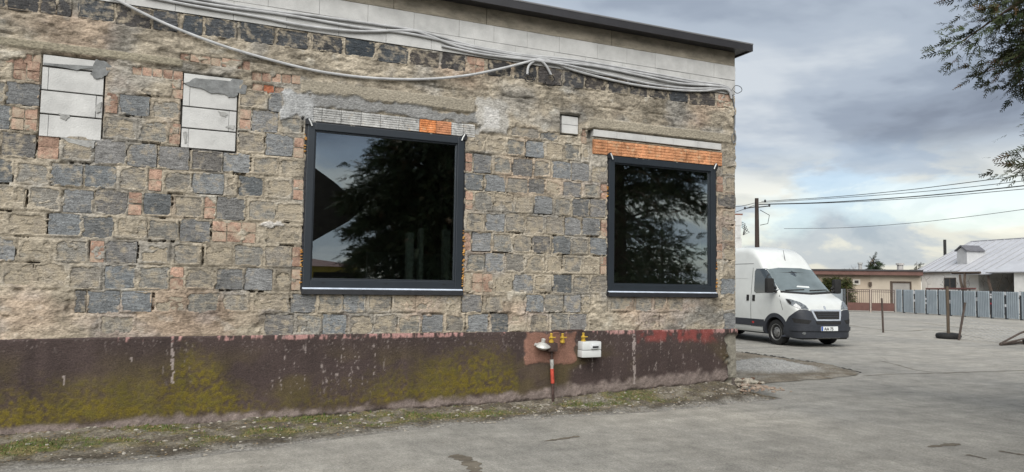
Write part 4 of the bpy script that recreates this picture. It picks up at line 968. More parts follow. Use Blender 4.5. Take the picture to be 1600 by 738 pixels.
for s in (-1, 1):
    sw = [(.02, 1.42), (.05, 1.50), (-.45, 2.02), (-.56, 2.07), (-.88, 2.07), (-.93, 2.0), (-.90, 1.43), (-.80, 1.38)]
    dw = patch('door_window', sw, 'side', m_vglass, .006, side=s)
    patch('window_bar', [(-.40, 1.41), (-.36, 1.41), (-.40, 1.98), (-.43, 1.99)], 'side', m_tyre, .010, side=s, par=dw)
    def strip(poly, name='door_gap', mat=m_tyre, off=.003): return patch(name, poly, 'side', mat, off, side=s, step=.12, thick=.004)
    strip([(-1.03, .45), (-1.018, .45), (-1.018, 2.1), (-1.03, 2.1)]); strip([(.30, .95), (.312, .95), (.15, 1.35), (.138, 1.35)])
    strip([(-1.03, .45), (.0-.45, .45), (-.45, .46), (-1.03, .46)]); strip([(-2.30, .45), (-2.288, .45), (-2.288, 2.2), (-2.30, 2.2)])
    strip([(-4.85, 2.21), (-1.03, 2.21), (-1.03, 2.222), (-4.85, 2.222)], 'roof_seam'); strip([(-4.85, 1.80), (-1.2, 1.80), (-1.2, 1.808), (-4.85, 1.808)], 'side_crease', m_vanw, .006)
    for xx in (-.90, -1.16): patch('door_handle', [(xx-.05, 1.16), (xx+.05, 1.16), (xx+.05, 1.33), (xx-.05, 1.33)], 'side', m_tyre, .016, side=s)
    patch('side_moulding', [(-2.9, .47), (-.46, .47), (-.46, .66), (-2.9, .66)], 'side', m_vdark, .018, side=s)
    patch('side_marker', [(-.95, .54), (-.87, .54), (-.87, .59), (-.95, .59)], 'side', M('red reflector', (.4, .03, .03), .3), .024, side=s)
    arch = [(ax*1., z) for ax, z in ([(.46*math.cos(a), .36+.46*math.sin(a)) for a in np.linspace(R_(-12), R_(192), 20)] + [(.395*math.cos(a), .36+.395*math.sin(a)) for a in np.linspace(R_(192), R_(-12), 20)])]
    for ax_ in (0, -WB):
        bmv = MB(); n = 20; inn = []; out_ = []
        for k in range(n+1):
            a = R_(-10)+R_(200)*k/n
            for rr_, lst in ((.395, inn), (.50 if ax_ == 0 else .44, out_)):
                p = Vector((ax_+rr_*math.cos(a), 0, .36+rr_*math.sin(a))); h, nn, _, _ = van_bvh.ray_cast(Vector((p.x, s*3, max(p.z, .32))), Vector((0, -s, 0)))
                y = h.y if h else s*HW; lst.append(Vector((p.x, y+s*.018, max(p.z, .28))))
        vv = inn+out_; m_ = n+1
        back = [Vector((p.x, p.y-s*.06, p.z)) for p in vv]
        bmv.add(vv+back, [(k, k+1, m_+k+1, m_+k) for k in range(n)] + [(k, k+1, 2*m_+k+1, 2*m_+k) for k in range(n)] + [(m_+k, m_+k+1, 3*m_+k+1, 3*m_+k) for k in range(n)])
        bmv.build('wheel_arch', m_vdark, van, True)
    for ax_ in (0, -WB):
        w = empty('wheel', (ax_, s*(HW-.14), .345), 0, van)
        t = MB(); t.lathe([(.20, -.10), (.30, -.105), (.335, -.09), (.345, -.05), (.345, .05), (.335, .09), (.30, .105), (.225, .098), (.20, .07)], (0, s, 0), (0, 0, 0), 36); t.build('tyre', m_tyre, w, True)
        r_ = MB(); r_.lathe([(.222, .03), (.225, .096), (.212, .098), (.195, .062), (.15, .055), (.13, .075), (.075, .085), (.07, .105), (.03, .108)], (0, s, 0), (0, 0, 0), 28); rim = r_.build('rim', m_rim, w, True)
        hb = MB()
        for k in range(5): a = k*1.2566; hb.lathe([(.011, .085), (.011, .10)], (0, s, 0), (.10*math.cos(a), 0, .10*math.sin(a)), 6)
        for k in range(8): a = k*.7854+.2; hb.lathe([(.018, .0645), (.014, .0655)], (0, s, 0), (.172*math.cos(a), 0, .172*math.sin(a)), 8)
        hb.build('wheel_bolt', m_tyre, rim, False)
    mi = MB(); mi.box((-.05, s*1.02 if s > 0 else -1.25, 1.40), (.09, s*1.25 if s > 0 else -1.02, 1.80), .045); mirror = mi.build('mirror', m_tyre, van, True)
    ar = MB(); ar.tube([(.05, s*.93, 1.43), (.03, s*1.05, 1.50)], .035, 8); ar.tube([(.03, s*.93, 1.52), (.02, s*1.05, 1.62)], .03, 8); ar.build('mirror_arm', m_tyre, mirror, True)
an = MB(); an.tube([(-.70, 0, 2.24), (-.80, 0, 2.62)], [.010, .005], 6); an.build('antenna', m_wire, van)
pl = patch('number_plate', [(R_(-1)-.28, .435), (R_(-1)+.28, .435), (R_(-1)+.28, .55), (R_(-1)-.28, .55)], 'cyl', M('plate white', (.62, .64, .64), .4, .04), .062, 0., .05)
patch('plate_band', [(R_(-1)-.278, .438), (R_(-1)-.225, .438), (R_(-1)-.225, .547), (R_(-1)-.278, .547)], 'cyl', M('plate blue', (.03, .08, .30), .4, .05), .065, 0., .05, par=pl)
fc = bpy.data.curves.new('plate_text', 'FONT'); fc.body = 'AA 75'; fc.size = .115; fc.extrude = .002; ft = bpy.data.objects.new('plate_text', fc); col.objects.link(ft)
dg = bpy.context.evaluated_depsgraph_get(); tm = bpy.data.meshes.new_from_object(ft.evaluated_get(dg)); bpy.data.objects.remove(ft)
to = link('plate_text', tm, m_tyre, pl); to.rotation_euler = (R_(90), 0, R_(90)); 
hx = van_bvh.ray_cast(Vector((4, 0, .5)), Vector((-1, 0, 0)))[0]
to.location = (hx.x+.072, -.20, .452)
b = MB(); b.box((-4.8, -.75, .26), (.5, .75, .32)); b.build('underbody', m_tyre, van)

# ================================================================== yard: posts, tyres, mesh
m_postr = M('rusty steel post', (.055, .042, .035), .8, .4, 12., .4, 40.)
p = G(1380, 520); b = MB(); b.tube([(0, 0, 0), (-.02, .0, .6), (-.05, .0, 1.28)], .035, 8); o = b.build('fence_post', m_postr, None, True); o.location = p; tag(o, 'lone dark steel post standing in the yard beside the van', 'post')
tc_ = G(1482, 529.5); tyre_r = .36
t1 = empty('tyre_base', tc_); tag(t1, 'old tyre filled with concrete carrying an upright brown post', 'post base')
MB().lathe([(.30, 0), (.36, .02), (.385, .07), (.385, .11), (.36, .165), (.30, .19), (.28, .18)], (0, 0, 1), (0, 0, 0), 28).build('tyre', m_tyre, t1, True)
MB().lathe([(.285, .02), (.285, .172), (.27, .178)], (0, 0, 1), (0, 0, 0), 24).build('concrete_fill', M('pale concrete fill', (.42, .41, .38), .9, .2, 9.), t1)
b = MB(); b.tube([(0, 0, .10), (.0, 0, .8), (-.02, 0, 1.75)], .05, 8); b.build('post', M('brown wooden post', (.075, .058, .042), .9, .4, 9., .5, 40., stretch=(4, 4, .5)), t1, True)
p3 = G(1498, 532); top3 = onplane(1508, 473, p3, p3+Vector(tuple(_r)))
b = MB(); b.tube([(0, 0, 0), (top3-p3)*.5, (top3-p3)], .035, 8); o = b.build('leaning_post', m_postr, None, True); o.location = p3; tag(o, 'dark steel post leaning beside the concrete filled tyre', 'post')
q0 = G(1590, 539); fr_ = empty('tipped_stand', q0); tag(fr_, 'tipped steel stand with tyre lying at the end of the wire mesh', 'stand')
a0 = G(1563, 540.5)-q0; 
MB().tube([a0+Vector((0, 0, .04)), Vector((.3, .1, .06)), Vector((1.3, -.6, .10))], .04, 8).build('lower_bar', m_postr, fr_, True)
MB().tube([a0+Vector((.16, .1, .05)), Vector((.1, .0, .34)), Vector((.75, -.3, .62))], .03, 8).build('raised_bar', m_postr, fr_, True)
MB().tube([a0+Vector((.10, .0, .06)), Vector((.25, -.1, .20)), Vector((1.2, -.5, .42))], .028, 8).build('cross_bar', m_postr, fr_, True)
t = MB(); t.lathe([(.24, -.08), (.33, -.075), (.36, -.04), (.36, .04), (.33, .075), (.24, .08), (.2, .05)], (0, 0, 1), (.62, -.18, .09), 24); t.build('tyre', m_tyre, fr_, True)
# chain-link mesh drooping between the leaning post and the stand
A = p3; B = G(1600, 540) + Vector((.9, -.6, 0)); ln = (B-A).length; dv = (B-A).normalized(); nv = Vector((-dv.y, dv.x, 0))
b = MB(); cell = .085; nx_ = int(ln/cell); nzc = 13
def mpt(i, j):
    u = i/nx_; s = j/nzc; h = (.78-.55*u)*s; lean = (.15+.9*u)*s
    return A + dv*(u*ln) + nv*lean + Vector((0, 0, .02+max(h-.10*math.sin(math.pi*u)*s, 0)))
for i in range(nx_):
    for j in range(nzc):
        if (i+j) % 2 == 0: b.tube([mpt(i, j), mpt(i+1, j+1)], 0.0065, 3, False); 
        else: b.tube([mpt(i, j+1), mpt(i+1, j)], 0.0065, 3, False)
o = b.build('wire_mesh', M('galvanised wire', (.32, .32, .31), .5, .2, 9., metal=.3)); tag(o, 'slack chain link mesh drooping across the yard beside the leaning post', 'wire mesh', kind='stuff')

# ================================================================== sheet fence, gate, houses beyond
fA, fB = G(1400, 488.5), G(1600, 501)
fdir = (fB-fA).normalized(); fnor = Vector((-fdir.y, fdir.x, 0)); 
if fnor.dot(Vector(tuple(_F))) < 0: fnor = -fnor       # away from the camera
def fpt(px, py=470): q = onplane(px, py, fA, fB); return (q-fA).dot(fdir), q.z
def FP(s, back=0., z=0.): q = fA + fdir*s + fnor*back; return Vector((q.x, q.y, z))
def lbox(b, s0, s1, y0, y1, z0, z1):                  # box in fence coordinates (along, back, up)
    P_ = [FP(s, y, z) for z in (z0, z1) for (s, y) in ((s0, y0), (s1, y0), (s1, y1), (s0, y1))]
    return b.add(P_, [(0, 3, 2, 1), (4, 5, 6, 7), (0, 1, 5, 4), (1, 2, 6, 5), (2, 3, 7, 6), (3, 0, 4, 7)])
fence = empty('sheet_fence', fA); tag(fence, 'corrugated grey sheet metal fence with dark posts in front of the white house', 'fence')
def under(o, root): o.parent = root; o.matrix_parent_inverse = Matrix.Translation(-root.location); return o
m_sheet = M('grey blue coated sheet', (.215, .25, .275), .55, .12, 1.2, spec=.4)
m_sheet2 = M('flat grey sheet', (.25, .28, .30), .55, .12, 1.2, spec=.4)
FH = fpt(1500, 454.5)[1]
def sheet(s0, s1, h, mat, root, name='panel', ribs=True):
    n = max(2, int((s1-s0)/.12)) if ribs else 1; V = []; 
    pr = []
    for k in range(n):
        a = s0+(s1-s0)*k/n; w = (s1-s0)/n
        pr += [(a, 0), (a+w*.35, 0), (a+w*.45, -.05), (a+w*.85, -.05)]
    pr.append((s1, 0)); m_ = len(pr)
    for z in (.06, h): V += [FP(s, y, z) for s, y in pr]
    b = MB(); b.add(V, [(i, i+1, m_+i+1, m_+i) for i in range(m_-1)]); o = b.build(name, mat, root); so = o.modifiers.new('thickness', 'SOLIDIFY'); so.thickness = .004; return under(o, root)
edges = [(1400.5, 1409.5), (1412, 1427.5), (1430, 1445.5), (1448, 1464.5), (1467, 1482), (1485.5, 1503.5), (1506, 1524.5), (1527.5, 1546), (1550, 1569), (1572.5, 1592), (1596, 1616), (1620, 1642), (1646, 1670), (1675, 1700)]
m_fpost = M('dark fence post', (.045, .05, .055), .8, .5, 8., .3, 30.)
m_peel = M('peeling white paper', (.55, .56, .57), .8, .2, 9.)
for i, (a, c) in enumerate(edges):
    s0 = fpt(a)[0]; s1 = fpt(c)[0]; sheet(s0, s1, FH+random.uniform(-.02, .03), m_sheet, fence)
    if i: 
        e = (fpt(edges[i-1][1])[0]+s0)/2; b = MB(); lbox(b, e-.07, e+.07, .02, .12, 0, FH+random.uniform(-.05, .02)); o = under(b.build('post', m_fpost, fence), fence)
        if i in (2, 3, 5, 7, 8, 9, 10):
            for _ in range(2 if i != 10 else 1):
                z = random.uniform(.35, .9)*FH; hh = random.uniform(.08, .25) if i != 10 else .6; b = MB(); lbox(b, e-.07, e+.07, .008, .016, z, min(z+hh, FH)); under(b.build('torn_paper', m_peel, fence), fence)
        if i == 8:
            z = FH*.52; b = MB(); lbox(b, e-.06, e+.06, .001, .006, z, z+.09); under(b.build('red_sticker', M('red sticker', (.35, .03, .05), .6), fence), fence)
b = MB(); lbox(b, 0, fpt(1700)[0], .125, .16, FH*.75, FH*.8); lbox(b, 0, fpt(1700)[0], .125, .16, .3, .36); under(b.build('rail', m_fpost, fence), fence)
# gate
gA, gB = G(1322, 487), G(1400, 489); gate = empty('yard_gate', gA); tag(gate, 'double yard gate with brown lower panels and thin upper bars', 'gate')
gd = (gB-gA).normalized(); gn_ = Vector((-gd.y, gd.x, 0)); gL = (gB-gA).length
def gb(b, s0, s1, y0, y1, z0, z1):
    P_ = [gA+gd*s+gn_*y+Vector((0, 0, z)) for z in (z0, z1) for (s, y) in ((s0, y0), (s1, y0), (s1, y1), (s0, y1))]
    return b.add(P_, [(0, 3, 2, 1), (4, 5, 6, 7), (0, 1, 5, 4), (1, 2, 6, 5), (2, 3, 7, 6), (3, 0, 4, 7)])
m_gate = M('brown gate steel', (.085, .040, .032), .6, .2, 3.); m_gbar = M('dark thin bar', (.07, .05, .045), .7, .2, 3.)
GH = onplane(1360, 452.5, gA, gB).z
for k in range(2):
    s0 = gL*(.02+.49*k); s1 = s0+gL*.47; leaf = under(gb(MB(), s0, s1, -.02, .02, .10, .64).build('lower_panel', m_gate, gate), gate)
    b = MB(); gb(b, s0, s1, -.025, .025, GH-.05, GH); gb(b, s0, s1, -.025, .025, GH-.18, GH-.14); gb(b, s0, s0+.05, -.026, .026, .05, GH+.001); gb(b, s1-.05, s1, -.026, .026, .05, GH+.001); under(b.build('leaf_frame', m_gbar, gate), gate)
    for i in range(1, 11):
        e = s0+(s1-s0)*i/11; under(gb(MB(), e-.011, e+.011, -.010, .010, .64, GH-.05).build('bar', m_gbar, gate), gate)
b = MB(); gb(b, gL*.492, gL*.508, -.05, .05, 0, GH); under(b.build('middle_post', M('pale post', (.40, .34, .29), .8, .2, 5.), gate), gate)
b = MB(); gb(b, -.18, -.02, -.08, .08, 0, GH+.02); under(b.build('post', m_fpost, gate), gate)
pA = G(1300, 486); 
b = MB(); q = (gA-pA); 
o = MB().prism([pA+Vector((0, 0, .05)), gA-gd*.2+Vector((0, 0, .05)), gA-gd*.2+Vector((0, 0, GH)), pA+Vector((0, 0, GH))], gn_*.05).build('flat_sheet_fence', m_sheet2); tag(o, 'short flat grey sheet fence between van and yard gate', 'fence')
# white house with metal hip roof
HB = 7.0; hA = fA+fnor*HB; hB = fB+fnor*HB
def hpt(px, py): q = onplane(px, py, hA, hB); return (q-hA).dot(fdir), q.z
def HP(s, back, z): q = hA+fdir*s+fnor*back; return Vector((q.x, q.y, z))
def hbox(b, s0, s1, y0, y1, z0, z1):
    P_ = [HP(s, y, z) for z in (z0, z1) for (s, y) in ((s0, y0), (s1, y0), (s1, y1), (s0, y1))]
    return b.add(P_, [(0, 3, 2, 1), (4, 5, 6, 7), (0, 1, 5, 4), (1, 2, 6, 5), (2, 3, 7, 6), (3, 0, 4, 7)])
house = empty('white_house', hA); tag(house, 'white house with pale standing seam metal hip roof behind the sheet fence', 'house')
m_render = M('white render', (.72, .71, .68), .9, .12, 1.5, .2, 20.); m_mroof = M('pale metal roof', (.43, .435, .455), .45, .10, 1.2, spec=.5, metal=.2)
m_dark = M('dark opening', (.02, .018, .016), .8, .3, 2.); m_wood = M('weathered dark wood', (.06, .045, .035), .9, .3, 4., .4, 30.)
sL = hpt(1440, 440)[0]; sR = hpt(1760, 440)[0]; ze = hpt(1480, 423)[1]; sD0 = hpt(1529, 440)[0]; sD1 = hpt(1585, 440)[0]; depth = 9.
def hu(b, name, mat, par=None, smooth=False):
    par = par or house; o = b.build(name, mat, par, smooth); o.matrix_parent_inverse = Matrix.Translation(-hA); return o
b = MB(); hbox(b, sL, sD0, 0, depth, 0, ze); hbox(b, sD1, sR, 0, depth, 0, ze); hbox(b, sD0, sD1, 3., depth, 0, ze); hu(b, 'wall', m_render)
b = MB(); hbox(b, sD0+.002, sD1-.002, 2.9, 2.995, 0, ze-.02); hu(b, 'porch_shade', m_dark)  # near-black sheet paints the shade at the back of the porch recess
wx0, wx1 = hpt(1475.5, 440)[0], hpt(1494, 440)[0]; wz0, wz1 = hpt(1485, 452)[1], hpt(1485, 434)[1]
b = MB(); hbox(b, wx0, wx1, -.03, .04, wz0, wz1); win = hu(b, 'window', M('old window wood', (.09, .075, .065), .8, .3, 5.))
for k in range(2):
    w = (wx1-wx0)/2; b = MB(); hbox(b, wx0+w*k+.06, wx0+w*(k+1)-.06, -.036, -.028, wz0+.08, wz1-.08); o = hu(b, 'pane', M('dim pane', (.05, .055, .06), .2, .3, 2.)); o.parent = win; o.matrix_parent_inverse = Matrix.Identity(4)
# roof: hip at the left end, ridge running right
rs, rz = hpt(1517, 377); back = depth/2
rz = ze + (rz-ze)*( (hpt(1517, 377)[1]-EYE)/(rz-EYE) )
# height on the ridge plane (further back) so that the ridge shows where the photograph has it
rA = hA+fnor*back; rB = hB+fnor*back; q = onplane(1517, 378, rA, rB); rs = (q-rA).dot(fdir); rz = q.z
ov = .28; sLo = hpt(1436, 424)[0]
b = MB(); v = [HP(sLo, -ov, ze-.03), HP(sR, -ov, ze-.03), HP(sR, back, rz), HP(rs, back, rz), HP(sLo, depth+ov, ze-.03), HP(sR, depth+ov, ze-.03)]
b.add(v + [p-Vector((0, 0, .08)) for p in v], [(0, 1, 2, 3), (0, 3, 4), (3, 2, 5, 4), (6, 7, 1, 0), (6, 0, 4, 10)]); roof_h = hu(b, 'roof', m_mroof)
b = MB(); hbox(b, sLo+.05, sR, -ov+.02, .0, ze-.16, ze-.10); hu(b, 'eave', m_wood)
m_seam = M('darker seam grey', (.25, .255, .27), .5, .1, 2.)  # ribs and ridge cap in a darker grey than the roof
k = 0; s = sLo+.5
while s < sR:
    t = min(1., max(.0, (s-sLo)/(rs-sLo))); p0 = HP(s, -ov, ze-.02); p1 = HP(s, -ov+(back+ov)*t, ze-.02+(rz-ze+.01)*t)
    if t > .08:
        b = MB(); b.tube([p0+Vector((0, 0, .02)), p1+Vector((0, 0, .02))], .035, 4); o = hu(b, 'roof_seam', m_seam); o.parent = roof_h; o.matrix_parent_inverse = Matrix.Identity(4)
    s += .78
def child(b, name, mat, par): o = b.build(name, mat, par); o.matrix_parent_inverse = Matrix.Identity(4); return o
b = MB(); b.tube([HP(rs, back, rz+.02), HP(sR, back, rz+.02)], .05, 6); b.tube([HP(sLo, -ov, ze), HP(rs, back, rz+.02)], .04, 6); child(b, 'ridge_cap', m_seam, roof_h)
# dormer
def rpt(px, py):                                      # point on the front roof slope
    n = (HP(1, -ov, ze-.03)-HP(0, -ov, ze-.03)).cross(HP(0, back, rz)-HP(0, -ov, ze-.03)); o_ = HP(0, -ov, ze-.03); d_ = Vector(tuple(ray(px, py))); c_ = Vector((0, 0, EYE)); t_ = (o_-c_).dot(n)/d_.dot(n); return c_+d_*t_
dl = rpt(1495.5, 413); dr = rpt(1511, 413); up = Vector((0, 0, 1)); dh = 1.0; bk = fnor*1.6
b = MB(); b.prism([dl-up*.1, dr-up*.1, dr+up*dh, (dl+dr)/2+up*(dh+.28), dl+up*dh], bk); dor = child(b, 'dormer', M('grey dormer board', (.38, .385, .39), .7, .12, 3.), roof_h)
b = MB(); mid = (dl+dr)/2+up*(dh+.34); ex = (dr-dl)*.12
b.prism([dl-ex+up*(dh-.04)-fnor*.12, mid-fnor*.12, dr+ex+up*(dh-.04)-fnor*.12, dr+ex+up*(dh+.04)-fnor*.12, mid+up*.09-fnor*.12, dl-ex+up*(dh+.04)-fnor*.12], bk); child(b, 'dormer_roof', M('dark dormer edge', (.10, .10, .11), .6), roof_h)
# porch canopy strip and right annex roof
c0 = hpt(1508, 425)[0]; c1 = hpt(1573, 425)[0]
b = MB(); b.add([HP(c0, -ov-.02, ze-.02), HP(c1, -ov-.02, ze-.02), HP(c1, -1.2, ze-.30), HP(c0, -1.2, ze-.30), HP(c0, -ov-.02, ze-.10), HP(c1, -ov-.02, ze-.10), HP(c1, -1.2, ze-.36), HP(c0, -1.2, ze-.36)], [(0, 1, 2, 3), (4, 7, 6, 5), (3, 2, 6, 7), (0, 3, 7, 4), (1, 5, 6, 2)]); hu(b, 'porch_canopy', m_mroof)
a0_ = hpt(1571, 424)[0]; a1_ = hpt(1660, 424)[0]; am = (a0_+a1_)/2
b = MB(); b.add([HP(a0_, -1.6, ze-.2), HP(a1_+6, -1.6, ze-.2), HP(am+1.5, 2.2, ze+1.95), HP(a1_+2, 2.2, ze+1.95), HP(a0_, 1.2, ze+.3), HP(a1_+6, 1.2, ze+.3)], [(0, 1, 3, 2), (0, 2, 4), (1, 5, 3)]); o = hu(b, 'annex_roof', m_mroof); so = o.modifiers.new('thickness', 'SOLIDIFY'); so.thickness = .08
b = MB(); hbox(b, hpt(1587, 440)[0]+1.2, hpt(1655, 440)[0], -1.3, -.005, 0, ze-.2); hu(b, 'annex_wall', m_render)
# stove pipe
q = rpt(1476.5, 394); b = MB(); b.tube([q-up*.3, q+up*1.0], .11, 10); hu(b, 'stove_pipe', M('black stove pipe', (.02, .02, .02), .7))
def hs(px, back): 
    A_ = hA+fnor*back; B_ = hB+fnor*back; q = onplane(px, 440, A_, B_); return (q-A_).dot(fdir)
def hz(py, back, px=1500):
    A_ = hA+fnor*back; B_ = hB+fnor*back; return onplane(px, py, A_, B_).z
# vine trellis in front of the house
vt = empty('vine_trellis', HP(hs(1470, -3.), -3., 0)); tag(vt, 'dark wooden vine trellis with bare stems before the white house', 'trellis')
b = MB(); s0, s1 = hs(1447, -3), hs(1524, -3); z = hz(450.5, -3)
def vu(b, name, mat): o = b.build(name, mat, vt, True); o.matrix_parent_inverse = Matrix.Translation(-vt.location); return o
b.tube([HP(s0, -3, z-.08), HP(s1, -3, z-.02)], .07, 6); vu(b, 'lower_rail', M('reddish rail', (.10, .045, .04), .8))
b = MB(); z2 = hz(426.5, -1.2); b.tube([HP(hs(1488, -1.2), -1.2, z2), HP(hs(1532, -1.2), -1.2, z2)], .09, 6); vu(b, 'upper_beam', m_wood)
for a, c, e in ((1500, 1504, 430), (1508, 1508, 427), (1544, 1548, 432)):
    b = MB(); b.tube([HP(hs(c, -1.5), -1.5, 0), HP(hs(c, -1.5), -1.5, hz(452, -1.5)), HP(hs((a+c)/2-1, -1.4), -1.4, hz(440, -1.4)), HP(hs(a, -1.2), -1.2, hz(e, -1.2))], [.11, .11, .09, .08], 6); vu(b, 'post', m_wood)
for a in (1452, 1466, 1480, 1498, 1515):
    b = MB(); b.tube([HP(hs(a, -3), -3, 0), HP(hs(a, -3), -3, z-.05)], .045, 6); vu(b, 'stake', m_wood)
b = MB(); rv = random.Random(3)
for x in (1455, 1472, 1490, 1512, 1522, 1535, 1550, 1560, 1568, 1576):
    p = HP(hs(x, -.9), -.9, .0); zt_ = z2
    for _ in range(1):
        pts = [p.copy()]; c = p.copy()
        for k in range(9): c = c + fdir*rv.uniform(-.28, .28) + fnor*rv.uniform(-.12, .08) + Vector((0, 0, zt_/9*rv.uniform(.6, 1.25))); pts.append(c.copy())
        b.tube(pts, [.022-.0018*k for k in range(10)], 4, False)
        for k in range(4, 9):
            q = pts[k]; b.tube([q, q+fdir*rv.uniform(-.5, .5)+Vector((0, 0, rv.uniform(-.2, .3)))], .010, 3, False)
vu(b, 'vine_stems', M('bare vine', (.075, .055, .04), .9, .3, 9.))
# long low house
LBk = 6.0; lA = gA+gn_*LBk if gn_.dot(Vector(tuple(_F))) > 0 else gA-gn_*LBk; lB = lA+(gB-gA)
ln_ = (lA-gA).normalized()
def lpt(px, py): q = onplane(px, py, lA, lB); return (q-lA).dot(gd), q.z
def LP(s, back, z): q = lA+gd*s+ln_*back; return Vector((q.x, q.y, z))
def lb(b, s0, s1, y0, y1, z0, z1):
    P_ = [LP(s, y, z) for z in (z0, z1) for (s, y) in ((s0, y0), (s1, y0), (s1, y1), (s0, y1))]
    return b.add(P_, [(0, 3, 2, 1), (4, 5, 6, 7), (0, 1, 5, 4), (1, 2, 6, 5), (2, 3, 7, 6), (3, 0, 4, 7)])
low = empty('low_house', lA); tag(low, 'long low beige house with flat brown edged roof behind the yard gate', 'house')
def lu(b, name, mat, par=None): o = b.build(name, mat, low); o.matrix_parent_inverse = Matrix.Translation(-lA); 
m_bei = M('beige render', (.33, .275, .215), .9, .14, 1., .2, 15.)
s0 = lpt(1225, 440)[0]; s1 = lpt(1439, 440)[0]; zt_ = lpt(1360, 430)[1]; sm_ = lpt(1360, 440)[0]
def lu(b, name, mat): o = b.build(name, mat, low); o.matrix_parent_inverse = Matrix.Translation(-lA); return o
b = MB(); lb(b, s0, sm_, 0, 7, 0, zt_); lu(b, 'wall', m_bei)
b = MB(); lb(b, sm_+.003, s1, .01, 7, 0, zt_); lu(b, 'garage_wall', M('grey beige render', (.37, .325, .265), .9, .14, 1., .2, 15.))
b = MB(); lb(b, s0-.4, s1+.05, -.55, 7.3, zt_, zt_+.30); lu(b, 'fascia', M('brown roof board', (.105, .055, .045), .7, .2, 2.))
b = MB(); lb(b, s0-.45, s1+.06, -.62, 7.4, zt_+.30, zt_+.42); lu(b, 'roof', M('dark roof felt', (.045, .043, .045), .8, .2, 2.))
a, c = lpt(1332.5, 445), lpt(1344, 436.5); b = MB(); lb(b, a[0], c[0], -.04, .03, a[1], c[1]); wf = lu(b, 'window', M('pale window frame', (.46, .43, .38), .8, .1, 3.))
b = MB(); lb(b, a[0]+.12, c[0]-.12, -.05, -.03, a[1]+.1, c[1]-.1); o = lu(b, 'pane', M('small dark pane', (.05, .045, .045), .2, .3, 2.)); o.parent = wf; o.matrix_parent_inverse = Matrix.Identity(4)
a = lpt(1391, 443); c = lpt(1424, 443); b = MB(); lb(b, a[0], a[0]+.16, -.05, .02, 0, a[1]+.02); lb(b, c[0]-.12, c[0], -.05, .02, 0, a[1]+.02); lb(b, a[0], c[0], -.055, .015, a[1]+.02, a[1]+.16); lu(b, 'garage_frame', m_wood)
b = MB(); lb(b, a[0]+.16, c[0]-.12, -.03, .005, 0, a[1]+.015); lu(b, 'garage_door', M('grey garage door', (.21, .20, .185), .7, .15, 2.))
for px, py in ((1325.5, 446), (1359.5, 445)):
    q = lpt(px, py); b = MB(); lb(b, q[0]-.10, q[0]+.10, -.18, .0, q[1]-.12, q[1]+.2); lu(b, 'wall_lamp', m_wood)
for px, top, r, mt_ in ((1350.5, 411, .14, M('tin flue', (.30, .30, .29), .5, .1)), (1415.5, 412, .22, M('grey chimney', (.34, .33, .32), .9, .2, 4.))):
    q = lpt(px, top); b = MB(); P0 = LP(q[0], 2.5, 0); dd = (P0.xy.length)/(LP(q[0], 0, 0).xy.length); zt2 = EYE+(q[1]-EYE)*dd; b.tube([Vector((P0.x, P0.y, zt_+.3)), Vector((P0.x, P0.y, zt2))], r, 10); b.tube([Vector((P0.x, P0.y, zt2-.12)), Vector((P0.x, P0.y, zt2+.02))], r*1.35, 10); lu(b, 'chimney', mt_)
# ================================================================== pole, wires, far trees, pier
pp = G(1184, 481); sc_ = 46./pp.length; pp = pp*sc_ if pp.length > 46 else pp
pA_ = Vector((pp.x, pp.y, 0)); ptop = onplane(1182.3, 310, pA_, pA_+Vector(tuple(_r)))
pole = empty('utility_pole', pA_); tag(pole, 'dark wooden utility pole rising behind the white van', 'utility pole')
b = MB(); b.tube([(0, 0, 0), (ptop-pA_)*.5, (ptop-pA_)], [.16, .14, .11], 10); b.build('shaft', M('tarred pole wood', (.035, .026, .022), .9, .3, 6., stretch=(3, 3, .4)), pole, True)
rt = Vector(tuple(_r)); tl = ptop-pA_
b = MB(); b.tube([tl+Vector((0, 0, -.55))-rt*.05, tl+Vector((0, 0, -.45))+rt*.75], .035, 6); b.tube([tl+Vector((0, 0, -.62))-rt*.7, tl+Vector((0, 0, -.5))], .035, 6); b.build('bracket', m_wire, pole, True)
b = MB()
for q in (rt*.75+Vector((0, 0, -.42)), -rt*.7+Vector((0, 0, -.6)), rt*.5+Vector((0, 0, -.15))): b.lathe([(.03, -.08), (.06, -.05), (.06, .03), (.03, .08)], (0, 0, 1), tl+q, 8)
b.build('insulator', m_wire, pole, True)
b = MB(); b.tube([tl+rt*.2+Vector((0, 0, -.7))+Vector((0, 0, 0)), tl+rt*.75+Vector((0, 0, -1.0)), tl+rt*.65+Vector((0, 0, -1.5)), tl+rt*.2+Vector((0, 0, -1.6))], .02, 5); b.build('drop_wire', m_wire, pole, True)
def wire(pts, r, label, group=None):
    # pts: pixel x, y, distance along the ground
    q = []
    for x, y, dist in pts:
        d_ = ray(x, y); t_ = dist/math.hypot(d_[0], d_[1]); q.append(Vector((d_[0]*t_, d_[1]*t_, EYE+d_[2]*t_)))
    b = MB(); b.tube(spline([p-q[0] for p in q], 8), r, 5, False); o = b.build('overhead_wire', m_wire, None, True); o.location = q[0]; tag(o, label, 'wire', group)
pd = pA_.length
wire([(1190, 315, pd), (1300, 308, pd*.93), (1400, 299, pd*.88), (1500, 287, pd*.82), (1660, 266, pd*.74)], .016, 'uppermost overhead wire running right from the utility pole')
wire([(1186, 317, pd), (1300, 310, pd*.93), (1400, 303, pd*.88), (1500, 294, pd*.82), (1660, 276, pd*.74)], .014, 'second overhead wire from the top leaving the utility pole')
wire([(1186, 319.5, pd), (1290, 316.5, pd*.93), (1400, 309.5, pd*.88), (1500, 301, pd*.82), (1660, 284, pd*.74)], .024, 'thick overhead wire sagging right from the utility pole, third from the top')
